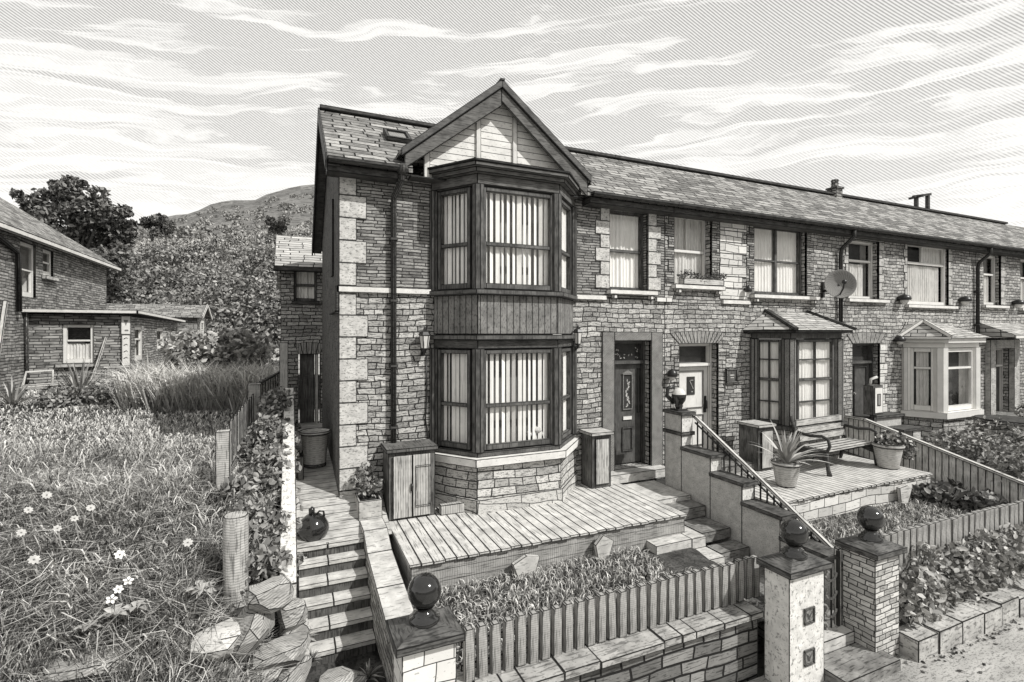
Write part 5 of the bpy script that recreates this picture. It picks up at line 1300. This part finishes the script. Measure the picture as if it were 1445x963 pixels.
m_ = MB().add([(-4.67, 18.912, .40), (-4.55, 18.912, .40), (-4.61, 18.912, .22)], [(0, 2, 1)]).box(-4.64, -4.55, 18.91, 18.918, .06, .10)
m_.build('emblem', M['jamb_dark'], bs, ink=.0001)
m_ = MB()
for k_ in range(4):
    zc = -.18 - .2 * k_; m_.tube([(-4.66, 18.912, zc), (-4.60, 18.912, zc + .04), (-4.55, 18.912, zc), (-4.60, 18.912, zc - .05), (-4.66, 18.912, zc - .09), (-4.58, 18.912, zc - .11)], .012, 5)
m_.build('scrawl', M['dish'], bs, ink=.0001)
base_at(bs, -4.6, 18.94, -1)
rl_ = thing('yard_railing', 'short pale slatted railing at the corner of the brick outbuilding', 'railing')
for i in range(6): MB().box(-5.02 + .11 * i, -4.98 + .11 * i, 18.5, 18.54, -1.75, -1.05).build('slat', M['pole_pale'], rl_, ink=.015)
MB().box(-5.06, -4.4, 18.48, 18.56, -1.05, -.98).build('rail', M['pole_pale'], rl_, ink=.015)
base_at(rl_, -4.75, 18.5, -1.75)
lp = tag(MB().bar((-5.35, 18.2, -1.75), (-5.08, 18.85, -.12), .06, .05).build('leaning_pole', M['pole_pale'], ink=.012), 'pale pole leaning on the brick outbuilding right of its window', 'pole')
ld = thing('wooden_ladder', 'pale wooden ladder leaning at the far left edge beside dark timber steps', 'ladder')
ba, ta = Vector((-6.9, 16.9, -1.75)), Vector((-6.95, 17.75, .85))
for dx in (0, .42):
    MB().bar(ba + Vector((-dx * 1.0, dx * .2, 0)), ta + Vector((-dx, dx * .2, 0)), .09, .07).build('rail', M['pole_pale'], ld, ink=.015)
for i in range(9):
    p = ba.lerp(ta, (i + .7) / 9.6); MB().bar(p, p + Vector((-.42, .084, 0)), .05).build('rung', M['pole_pale'], ld, ink=.012)
base_at(ld, ba.x, ba.y, ba.z)
ts = thing('timber_steps', 'dark timber steps rising beside the wooden ladder', 'steps')
for i in range(9): MB().box(-8.4, -7.02, 17.55 + .16 * i, 17.75 + .16 * i, -1.75 + .24 * i, -1.66 + .24 * i).build('tread', M['cabinet_dark'], ts, ink=.02)
MB().box(-8.5, -7.0, 19.0, 19.1, -1.8, .55).build('back_board', M['cabinet_dark'], ts, ink=.02)
base_at(ts, -7.7, 18, -1.75)
pbn = thing('plank_bench', 'long pale plank on trestle legs in the grass before the outbuilding', 'bench')
MB().bar((-6.0, 16.2, -1.32), (-4.3, 16.5, -1.26), .32, .06).build('plank', M['pole_pale'], pbn, ink=.015)
MB().bar((-5.6, 16.2, -1.8), (-5.6, 16.25, -1.36), .12, .1).bar((-4.6, 16.4, -1.8), (-4.6, 16.45, -1.33), .12, .1).build('leg', M['pole_pale'], pbn, ink=.012)
base_at(pbn, -5.1, 16.3, -1.75)
gcn = thing('garden_chair', 'pale tube frame of a garden chair beside the plank bench', 'chair')
x, y = -6.15, 16.3
MB().tube([(x, y, -1.8), (x + .08, y, -1.35), (x + .12, y + .1, -.98), (x + .62, y + .15, -.96), (x + .62, y + .1, -1.35)], .03, 6).build('back_frame', M['pole_pale'], gcn, ink=.0001)
MB().box(x + .05, x + .62, y - .35, y + .05, -1.38, -1.34).build('seat', M['pole_pale'], gcn, ink=.012)
MB().bar((x + .12, y + .12, -1.15), (x + .62, y + .12, -1.14), .04).build('back_rail', M['pole_pale'], gcn, ink=.01)
base_at(gcn, x, y, -1.75)
sh = thing('garden_shed', 'small gabled shed with slate roof beyond the brick outbuilding', 'shed')
sx0, sx1, sy0, sy1 = -9.5, -4.3, 29.8, 32.6
MB().box(sx0, sx1, sy0, sy1, -2, .85).add([(sx1, sy0, .85), (sx1, sy1, .85), (sx1, (sy0 + sy1) / 2, 1.4)], [(0, 1, 2)]).build('wall', M['brick_far'], sh)
MB().add([(sx0, sy0 - .25, .78), (sx1 + .25, sy0 - .25, .78), (sx1 + .25, (sy0 + sy1) / 2, 1.48), (sx0, (sy0 + sy1) / 2, 1.48), (sx1 + .25, sy1 + .25, .78), (sx0, sy1 + .25, .78)], [(0, 1, 2, 3), (3, 2, 4, 5)]).build('roof', M['slate'], sh)
m_ = MB().bar((sx1 + .26, sy0 - .28, .76), (sx1 + .26, (sy0 + sy1) / 2, 1.47), .06, .16).bar((sx1 + .26, sy1 + .28, .76), (sx1 + .26, (sy0 + sy1) / 2, 1.47), .06, .16).build('bargeboard', M['trim_pale'], sh, ink=.02)
m_ = window(sh, 'window', (sx1 + .03, sy0 + .9), (sx1 + .03, sy0 + 1.9), -.3, .65, (1, 0), 'frame_white', 'sash', None, .14, seed=70)
base_at(sh, -7, 31, -1.8)

# field fences and posts
def post(mb, x, y, z0, z1, w_): return mb.box(x - w_ / 2, x + w_ / 2, y - w_ / 2, y + w_ / 2, z0, z1)
ff = thing('field_fence', 'low weathered fence between the field and the white wall', 'fence')
fx0, fy0, fx1, fy1 = -.73, 6.9, -.60, 10.4
post(MB(), fx0, fy0, -2.2, -1.17, .15).build('post', M['post_wood'], ff, ink=.010)
post(MB(), fx1, fy1, -2.2, -.94, .22).build('post', M['post_wood'], ff, ink=.012)
for i in range(9):
    t = (i + .8) / 9.5; X, Y = fx0 + (fx1 - fx0) * t, fy0 + (fy1 - fy0) * t
    MB().box(X - .015, X + .015, Y - .07, Y + .07, -2.1, -1.16 + .07 * t).build('picket', M['picket'], ff, ink=.010)
MB().bar((fx0, fy0, -1.75), (fx1, fy1, -1.6), .05).build('rail', M['picket'], ff, ink=.01)
for i in range(11):
    t = (i + .6) / 11; X, Y = fx1 + (-.16 - fx1) * t, fy1 + (13.2 - fy1) * t
    MB().box(X - .012, X + .012, Y - .012, Y + .012, -2.1, -.93 + .06 * t).build('upright', M['lead'], ff, ink=.0001)
MB().bar((fx1, fy1, -.98), (-.16, 13.2, -.90), .05).build('rail', M['lead'], ff, ink=.0001)
base_at(ff, -.7, 8.6, -1.9)
tp_ = tag(post(MB(), -.12, 11.6, -2.2, -.20, .17).build('tall_post', M['pole_pale'], ink=.014), 'tall pale square post where the field fence meets the extension', 'post')
rp_ = thing('timber_post', 'stout round weathered post standing alone above the boulder pile', 'post')
MB().lathe([(.105, -2.62), (.105, -1.70), (.10, -1.685)], (-.46, 5.3, 0), 16).build('shaft', M['post_wood'], rp_, ink=.008)
base_at(rp_, -.46, 5.3, -2.55)

# ================================================================== boulders at the foot of the field
def gpt(u, v, z):                               # point of pixel (u, v) at height z
    dep = (V0 - v) * -1; dep = -z * FPX / (v - V0); X, Y = PD(u, dep); return (X, Y, z)
for i, (u, v, z, s, lab, rot) in enumerate((
        (382, 838, -2.28, (.20, .17, .15), 'rounded boulder at the top of the pile beside the thick round post', .3),
        (358, 885, -2.56, (.23, .18, .19), 'angular boulder with a sloping shaded face below the topmost boulder', 1.0),
        (412, 862, -2.62, (.15, .14, .13), 'small pale boulder wedged against the white wall end', .6),
        (418, 885, -2.80, (.14, .13, .10), 'flat pale boulder beside the third stair from the bottom', .2),
        (318, 900, -2.58, (.26, .17, .12), 'long pale boulder with a hollow top at the left of the pile', .2),
        (398, 920, -2.86, (.25, .17, .13), 'broad slab like boulder in the middle of the pile', .5),
        (413, 950, -3.08, (.17, .14, .11), 'block shaped boulder at the lower end of the pile', .4),
        (235, 945, -2.78, (.17, .12, .07), 'small flat square stone lying in the grass', .6),
        (345, 957, -2.96, (.36, .18, .09), 'wide flat stone in the bottom foreground left of the stairs', .2),
        (478, 962, -3.36, (.24, .17, .08), 'worn flat stone lying at the foot of the side stairs', .1),
        (285, 948, -2.84, (.13, .10, .08), 'small rounded stone between the flat square stone and the boulder pile', .4),
        (120, 958, -2.74, (.16, .11, .07), 'small low stone at the bottom edge under the white flowers', .9),
        (200, 962, -2.82, (.15, .12, .07), 'small low stone at the bottom edge below the flat square stone', .1),
        (262, 912, -2.62, (.14, .11, .11), 'chunky small boulder left of the long pale boulder', 1.3),
        (318, 935, -2.80, (.13, .11, .10), 'chunky boulder wedged below the long pale boulder', .8),
        (372, 945, -2.98, (.14, .12, .11), 'rough boulder between the wide flat stone and the block shaped boulder', 1.1),
        (60, 962, -2.75, (.55, .2, .10), 'broad low stone at the bottom left corner', .1),
        (150, 930, -2.62, (.40, .2, .11), 'low mossy hummock of stone under the white flowers', .1))):
    rock('boulder', lab, gpt(u, v, z), (s[0] * (1.02 if i == 0 else 1.2), s[1] * 1.15, s[2] * (1.1 if i == 0 else 1.3 if i < 7 else 1.15)), i + 3, rot, m='rock_pale' if i in (3, 4) else 'rock')

# ================================================================== planting
# field grass: short and pale further off, long and arching in front
n = 88000
dep = 1 / rng.uniform(1 / 22, 1 / 3.5, n); u_ = rng.uniform(-180, 470, n); lat = (u_ - U0) / FPX * dep
X = CA * lat + SA * dep; Y = -SA * lat + CA * dep
ok = (X < -.20) & (X > -13) & ~((X < -4.3) & (Y > 18.9)) & ~((X < -6.8) & (Y > 12)) & (Y > 2.7)
X, Y, dep = X[ok], Y[ok], dep[ok]; n = len(X)
Z = np.array([field_z(a, b) for a, b in zip(X, Y)])
clump = np.array([mnoise.noise((a * .9, b * .9, 2)) for a, b in zip(X, Y)])
keep = (dep > 4.25) | (rng.random(n) < .30)
X, Y, Z, dep, clump = X[keep], Y[keep], Z[keep], dep[keep], clump[keep]; n = len(X)
near = np.clip((7.2 - dep) / 2.2, 0, 1)
h = (.09 + .05 * rng.random(n)) * (1 + .5 * clump) + near * (.10 + .26 * rng.random(n) ** 2) * np.clip(1 + clump, .4, 1.8)
h *= np.clip((Y - 2.9) / 1.5, .25, 1)
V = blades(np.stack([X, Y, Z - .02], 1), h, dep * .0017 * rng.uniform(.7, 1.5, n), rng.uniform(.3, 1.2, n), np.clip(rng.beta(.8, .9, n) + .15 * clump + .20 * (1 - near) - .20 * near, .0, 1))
tag(cloud_mesh('field_grass', *V, M['grass_pale']), 'rough pale grass covering the sloping field', 'grass', kind='stuff')
# arching tufts along the near edge
V = []; n = 900
uu = rng.uniform(-60, 330, n); vv = rng.uniform(700, 900, n)
dep = 2.45 * FPX / (vv - V0); lat = (uu - U0) / FPX * dep; X = CA * lat + SA * dep; Y = -SA * lat + CA * dep
ok = (X < -.45); X, Y = X[ok], Y[ok]
k = 9; X = np.repeat(X, k) + rng.normal(0, .04, len(X) * k); Y = np.repeat(Y, k) + rng.normal(0, .04, len(Y) * k); n = len(X)
Z = np.array([field_z(a, b) for a, b in zip(X, Y)])
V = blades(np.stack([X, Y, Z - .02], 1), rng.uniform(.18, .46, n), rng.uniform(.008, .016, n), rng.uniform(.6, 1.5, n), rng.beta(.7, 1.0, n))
tag(cloud_mesh('long_grass', *V, M['grass_pale']), 'long arching grass along the near edge of the field', 'grass', kind='stuff')

# separate tufts and reeds
for u, v, nbl, ln, lab in ((112, 572, 130, 1.25, 'tall arching grass tuft in front of the outbuilding window'),
                           (212, 572, 110, 1.35, 'tall arching grass tuft right of the slatted yard railing'),
                           (18, 580, 70, .8, 'grass tuft at the far left below the ladder'),
                           (345, 578, 90, .95, 'pale reed tuft left of the tall field fence post')):
    x, y, z = gpt(u, v, -1.78)
    t = thing('grass_tuft', lab, 'grass tuft')
    strap_plant('leaf_spray', x, y, z, nbl, ln, .055, 'leaf_pale', t, up=.95, tone=(.1, 1)); base_at(t, x, y, z)
n = 6500
X = rng.uniform(-3.4, -.35, n); Y = 12.4 + rng.random(n) * 2.6 + (-X - 1) * .5
V = blades(np.stack([X, Y, np.full(n, -1.8)], 1), rng.uniform(.5, 1.45, n), rng.uniform(.014, .032, n), rng.uniform(.25, 1.1, n), rng.beta(2.2, .8, n))  # tones raised to make up for the house shadow falling here
tag(cloud_mesh('reed_bed', *V, M['grass_pale']), 'tall pale reeds and grasses beyond the lawn', 'reeds', kind='stuff')

def shrub(name, label, cs, rs, n, size, m, cat='shrub', depth=.5, parts='foliage', squash=.85, group=None, stem=True, tone=(0, 1)):
    t = thing(name, label, cat, group); cs = np.array(cs, float); rs = np.array(rs, float)
    P, k_ = shell(cs, rs, n, squash, depth)
    kt = rng.uniform(-.15, .15, len(cs))
    leafy(parts, P, U(size[0], size[1], n), np.clip(U(tone[0], tone[1], n) + kt[k_], 0, 1), m, t)
    b = cs.mean(0); zb = (cs[:, 2] - rs * squash).min()
    if stem:
        mb = MB()
        for c_ in cs[:: max(1, len(cs) // 6)]: mb.tube([(b[0] * .8 + c_[0] * .2, b[1] * .8 + c_[1] * .2, zb - .05), tuple(b * .4 + c_ * .6), tuple(c_)], [.02, .014, .006], 5)
        mb.build('stem', M['bark'], t, ink=.0001)
    return base_at(t, b[0], b[1], zb)
def blobs(n, x, y, z, r, seed):
    r_ = np.random.default_rng(seed)
    return np.stack([r_.uniform(*x, n), r_.uniform(*y, n), r_.uniform(*z, n)], 1), r_.uniform(r[0], r[1], n)
cs, rs = blobs(11, (-2.75, -1.7), (14.6, 16.4), (-1.4, -.35), (.4, .62), 1); shrub('flowering_shrub', 'bushy pale shrub right of the brick outbuilding', cs, rs, 4200, (.10, .20), 'leaf_pale')
cs, rs = blobs(11, (-1.6, -.7), (14.6, 16.4), (-1.4, -.3), (.4, .62), 2); shrub('flowering_shrub', 'bushy pale shrub between the shed and the rear extension', cs, rs, 4200, (.10, .20), 'leaf_pale')
cs, rs = blobs(8, (-5.0, -3.4), (14.0, 15.8), (-1.75, -1.45), (.25, .4), 4); shrub('low_weeds', 'low dark weeds at the foot of the slatted railing', cs, rs, 2200, (.07, .14), 'leaf', 'weeds')

# creeper on the white wall
cs = []; rs = []
for i in range(70):
    y = 5.30 + 4.6 * (i / 70); top = -2.3 + (y - 5.35) * .27
    cs.append((-.20 + rng.uniform(-.16, .08), y + rng.uniform(-.1, .1), top + rng.uniform(-.40, .14))); rs.append(rng.uniform(.13, .24))
for i in range(14): y = 6.0 + 2.6 * rng.random(); cs.append((-.45 + rng.uniform(-.12, .1), y, -2.0 + (y - 6) * .16 + rng.uniform(-.1, .15))); rs.append(rng.uniform(.14, .22))
for i in range(13): y = 5.5 + 3.8 * rng.random(); cs.append((.04, y, -2.35 + (y - 5.35) * .27 + rng.uniform(-.3, -.02))); rs.append(rng.uniform(.08, .13))
shrub('wall_creeper', 'leafy creeper tumbling over the white boundary wall', cs, rs, 10500, (.05, .11), 'leaf', 'creeper', depth=.45, tone=(0, 1))

# single plants in the near grass
def flower(label, u, v, z, size, pet, h=.32, m='petal', group='white flowers in the field'):
    x, y, zc = gpt(u, v, z); t = thing('flower', label, 'flower', group)
    zb = field_z(x, y)
    MB().tube([(x + .05, y + .04, zb - .03), (x + .03, y + .02, (zb + zc) / 2), (x, y, zc)], .006, 5).build('stem', M['leaf_stem'], t, ink=.0001)
    tilt = Vector((-x * .3 - .1, -.65, .75)).normalized(); a_ = tilt.cross(Vector((1, 0, 0))).normalized(); b_ = tilt.cross(a_)
    mb = MB(); c_ = Vector((x, y, zc))
    for k_ in range(pet):
        th = 2 * math.pi * k_ / pet + u; d = a_ * math.cos(th) + b_ * math.sin(th); e = tilt.cross(d)
        mb.add([c_ + d * size * .12, c_ + d * size * .6 + e * size * .34 + tilt * size * .12, c_ + d * size + tilt * size * .06 + e * size * .12, c_ + d * size + tilt * size * .06 - e * size * .12, c_ + d * size * .6 - e * size * .34 + tilt * size * .12], [(0, 4, 3, 2, 1)])
    mb.build('petals', M[m], t, ink=.0001)
    MB().ball(tuple(c_ + tilt * size * .08), size * .16, 8, 6).build('flower_centre', M['jamb_dark'], t, ink=.0001)
    base_at(t, x, y, zb)
M['leaf_stem'] = mat('stem', .20, .34, 4, ink=None)
M['petal_dim'] = mat('pale_petal', .40, .56, 4, ink=None)
for u, v, z, s, p_, lab in ((181, 820, -2.12, .055, 5, 'bright white flower at the top of the close diagonal trio'),
        (167, 832, -2.16, .052, 6, 'bright white flower in the middle of the close diagonal trio'),
        (157, 846, -2.2, .058, 5, 'bright white flower at the bottom of the close diagonal trio'),
        (96, 854, -2.3, .06, 5, 'bright white flower alone left of the broad leaves'),
        (206, 880, -2.45, .052, 4, 'bright white four petalled flower right of the broad leaves'),
        (169, 783, -2.0, .062, 6, 'white flower above and between the close trio and the lawn')):
    flower(lab, u, v, z, s * .72, p_)
for u, v, z, s, p_, lab in ((48, 790, -1.95, .07, 8, 'pale ragged flower nearest the left edge'), (265, 766, -2.0, .07, 8, 'pale ragged flower left of the thick round post'),
        (40, 720, -1.72, .06, 8, 'pale flower head in the second row at the far left'), (81, 746, -1.8, .055, 7, 'pale flower head low in the cluster of pale heads'),
        (30, 752, -1.82, .06, 8, 'lower of two pale flower heads at the far left'), (105, 732, -1.75, .055, 7, 'pale flower head in the centre of the cluster of pale heads'),
        (128, 717, -1.72, .06, 8, 'pale flower head at the right of the cluster of pale heads'), (66, 699, -1.66, .07, 9, 'topmost pale flower head, broad and flat')):
    flower(lab, u, v, z, s * .62, p_, m='petal_dim')
def broad_plant(label, u, v, z, n, ln):
    x, y, zc = gpt(u, v, z + .12); t = thing('broad_leaf_plant', label, 'plant'); mb_v = []; q = []; T = []
    for i in range(n):
        a = 2 * math.pi * i / n + rng.uniform(-.3, .3); L = ln * rng.uniform(.7, 1.1); d = Vector((math.cos(a), math.sin(a), rng.uniform(.3, 1.0))).normalized(); e = Vector((-math.sin(a), math.cos(a), 0))
        c_ = Vector((x, y, zc)); m1 = c_ + d * L * .55 + Vector((0, 0, .02)); tip = c_ + d * L - Vector((0, 0, L * .22)); k0 = len(mb_v)
        mb_v += [tuple(c_ + d * L * .12), tuple(m1 + e * L * .2), tuple(tip), tuple(m1 - e * L * .2)]; q.append((k0, k0 + 1, k0 + 2, k0 + 3)); tn = rng.uniform(.45, 1); T += [tn * .7, tn, tn, tn * .6]
    cloud_mesh('leaves', np.array(mb_v), np.array(q), E0, np.array(T), M['leaf_pale'], t); base_at(t, x, y, zc)
broad_plant('rosette of broad leaves at the foot of the thick round post', 285, 838, -2.42, 13, .16)
broad_plant('broad leaved plant below the close trio of flowers', 160, 872, -2.42, 11, .15)
broad_plant('broad leaved plant right of the close trio of flowers', 192, 862, -2.40, 9, .14)
broad_plant('small broad leaved plant left of the lowest white flower', 125, 890, -2.5, 10, .13)

# lawns of the two front yards
def lawn(name, label, x0, x1, y0, y1, zf, n, hh, ok=None):
    X = rng.uniform(x0, x1, n); Y = rng.uniform(y0, y1, n); Z = np.array([zf(a, b) for a, b in zip(X, Y)])
    if ok is not None: k = ok(X, Y); X, Y, Z = X[k], Y[k], Z[k]
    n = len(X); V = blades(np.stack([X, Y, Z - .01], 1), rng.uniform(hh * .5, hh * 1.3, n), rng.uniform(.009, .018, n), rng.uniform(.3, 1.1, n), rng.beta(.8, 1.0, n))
    return tag(cloud_mesh(name, *V, M['grass_pale']), label, 'grass', kind='stuff')
lawn('lawn_grass', 'rough grass of the front lawn below the deck', 1.2, 4.6, 3.8, 5.58, lambda x, y: -2.95, 12000, .10, ok=lambda X, Y: ~((X > 4.3) & (Y > 4.8)))
lawn('second_lawn_grass', 'bright grass of the second lawn below the raised deck', 6.35, 11.3, 3.6, 5.35, lambda x, y: -3.03, 15000, .12)
cs, rs = blobs(14, (10.3, 11.25), (4.2, 5.3), (-3.0, -2.85), (.16, .26), 12); shrub('low_shrub', 'low dark leafy plants between the second lawn and the board fence', cs, rs, 1300, (.08, .16), 'leaf_dark')
# leafy bank beside the road
cs = []; rs = []
for i in range(150): x = 5.95 + 5.6 * rng.random(); cs.append((x, 3.30 + rng.uniform(-.10, .10), -2.80 + rng.uniform(-.26, .22))); rs.append(rng.uniform(.13, .20))
shrub('bank_hedge', 'broad leaved hedge growing on the bank behind the low kerb wall', cs, rs, 17000, (.05, .10), 'leaf_pale', 'hedge', depth=.3, tone=(.05, 1))
cs, rs = blobs(34, (11.9, 17.5), (4.6, 6.1), (-2.75, -2.3), (.3, .5), 21); shrub('garden_hedge', 'pale clipped hedge beyond the sloping board fence', cs, rs, 14000, (.06, .12), 'leaf_pale', 'hedge', depth=.3)
cs, rs = blobs(12, (16.5, 20), (5.6, 6.6), (-2.6, -1.7), (.25, .45), 22); shrub('climbing_rose', 'straggling shrub beside the far round planter', cs, rs, 1800, (.08, .15), 'leaf', 'shrub')
cs, rs = blobs(7, (5.9, 6.6), (3.1, 3.3), (-3.32, -3.28), (.05, .09), 23)
for u, v, s_, lab in ((430, 905, .16, 'small weed growing beside the middle of the side stairs'), (440, 935, .15, 'small weed growing at the foot of the side stairs'), (520, 958, .2, 'spiky weed at the foot of the stair wall')):
    x, y, z = gpt(u, v, -3.15 if u < 500 else -3.42); t = thing('weed', lab, 'weed'); strap_plant('leaf_spray', x, y, z, 26, s_, .022, 'leaf', t); base_at(t, x, y, z)
# litter on the road
n = 70; X = 5.5 + 4.5 * rng.random(n); Y = 2.0 + .95 * rng.random(n)
P = np.stack([X, Y, np.full(n, ZG + .012)], 1); tag(leafy('fallen_leaves', P, U(.03, .08, n), U(0, .3, n), 'leaf_dark', flat=.9), 'dark fallen leaves scattered on the road', 'leaves', kind='stuff')
n = 260; X = np.concatenate([rng.uniform(4.8, 11, n)]); Y = np.where(X < 5.85, rng.uniform(3.02, 3.15, n), rng.uniform(2.90, 3.0, n))
P = np.stack([X, Y, np.full(n, ZG + .01)], 1); tag(leafy('wall_foot_litter', P, U(.02, .05, n), U(0, .5, n), 'leaf_dark', flat=.6), 'dark leaf litter along the foot of the pillar and kerb wall', 'leaves', kind='stuff')

# big tree behind the neighbour's house, and the wooded slope
def tree(name, label, x, y, z0, cs, rs, n, size, m, group=None, trunk_r=.3):
    t = thing(name, label, 'tree', group); cs = np.array(cs, float); rs = np.array(rs, float)
    P, k_ = shell(cs, rs, n, .85, .4); kt = rng.uniform(-.2, .2, len(cs))
    leafy('crown', P, U(size[0], size[1], n), np.clip(U(0, .95, n) + kt[k_], 0, 1), m, t)
    mb = MB(); top = cs[:, 2].max()
    mb.tube([(x, y, z0), (x + .1, y, z0 + (top - z0) * .4), (x, y, z0 + (top - z0) * .8)], [trunk_r, trunk_r * .7, trunk_r * .3], 8)
    for c_ in cs[::3]: mb.tube([(x + .05, y, z0 + (top - z0) * .35), tuple((np.array((x, y, z0 + (top - z0) * .4)) + c_) / 2), tuple(c_)], [trunk_r * .4, trunk_r * .25, .04], 5)
    mb.build('trunk', M['bark'], t, ink=.0001)
    return base_at(t, x, y, z0)
def crown_pix(pts, dep, jitter, seed):
    r_ = np.random.default_rng(seed); cs = []; rs = []
    for u, v, rp in pts:
        d = dep + r_.uniform(-jitter, jitter); X, Y = PD(u, d); cs.append((X, Y, (V0 - v) / FPX * d)); rs.append(rp / FPX * d)
    return cs, rs
pts = [(70, 285, 20), (95, 268, 16), (52, 300, 18), (38, 285, 11), (100, 258, 11), (140, 275, 12), (125, 300, 26), (90, 320, 34), (150, 310, 22), (175, 298, 10), (165, 330, 22), (60, 335, 26), (120, 350, 36), (150, 375, 28), (85, 380, 34), (35, 330, 18), (172, 355, 14), (110, 285, 16), (145, 292, 12), (100, 410, 34), (150, 415, 24), (25, 275, 8), (80, 262, 9), (118, 262, 7), (185, 318, 8)]
cs, rs = crown_pix(pts, 34, 1.6, 31); bx_, by_ = PD(105, 34)
tree('broadleaf_tree', 'large dark broadleaf tree rising behind the hipped roof house', bx_, by_, -1.5, cs, rs, 15000, (.20, .42), 'leaf_dark', trunk_r=.4)
# wooded slope as one mass, with a row of trees one can tell apart along its upper edge
r_ = np.random.default_rng(41); cs = []; rs = []
for i in range(270):
    d = r_.uniform(33, 62); u = r_.uniform(110, 560); X, Y = PD(u, d)
    cs.append((X, Y, slope_z(d) + r_.uniform(.1, 1.2) + (1.0 if r_.random() < .2 else 0))); rs.append(r_.uniform(.7, 1.9))
P, k_ = shell(np.array(cs), np.array(rs), 78000, .85, .22); kt = rng.uniform(-.38, .30, len(cs))
tag(leafy('hillside_wood', P, U(.18, .42, 78000), np.clip(U(0, 1, 78000) + kt[k_], 0, 1), 'leaf'), 'dense scrubby wood covering the slope behind the shed', 'woodland', kind='stuff')
cs = []; rs = []
for i in range(70):
    d = r_.uniform(90, 102); u = r_.uniform(120, 285); X, Y = PD(u, d); cs.append((X, Y, hill_z(u, d) + r_.uniform(0, 1.4))); rs.append(r_.uniform(1.2, 2.6))
for i in range(170):
    d = r_.uniform(95, 150); u = r_.uniform(170, 500); X, Y = PD(u, d); cs.append((X, Y, hill_z(u, d) - .2)); rs.append(r_.uniform(.8, 1.9))
P, k_ = shell(np.array(cs), np.array(rs), 22000, .6, .4)
tag(leafy('far_wood', P, U(.4, .85, 22000), U(.1, 1, 22000), 'leaf'), 'far band of trees below the bare hilltop', 'woodland', kind='stuff')
for j, (u, v, rp, lab) in enumerate(((214, 318, 12, 'small dark tree on the skyline where the hill meets the big tree'), (236, 316, 11, 'second small skyline tree, left of the bare ridge'), (390, 318, 12, 'round dark tree on the slope just left of the terrace gable'))):
    pts = [(u + rng.uniform(-rp, rp), v + rng.uniform(-rp * .7, rp), rp * rng.uniform(.4, .65)) for _ in range(9)]
    cs, rs = crown_pix(pts, 82, 1.2, 50 + j); X, Y = PD(u, 82); tree('hillside_tree', lab, X, Y, hill_z(u, 82) - 1, cs, rs, 1600, (.4, .8), 'leaf_dark', 'trees on the far slope', .25)
# pale meadow strokes on the slope
n = 9000; d = rng.uniform(60, 94, n); u = rng.uniform(120, 560, n); lat = (u - U0) / FPX * d; X = CA * lat + SA * d; Y = -SA * lat + CA * d
Z = np.maximum(np.array([slope_z(a) for a in d]), np.array([hill_z(a, b) for a, b in zip(u, d)]))
V = blades(np.stack([X, Y, Z], 1), rng.uniform(.4, 1.0, n), rng.uniform(.09, .18, n), rng.uniform(.2, 1, n), rng.beta(1.5, 1.2, n)); tag(cloud_mesh('meadow_grass', *V, M['grass_pale']), 'pale long grass on the open slope above the wood', 'grass', kind='stuff')
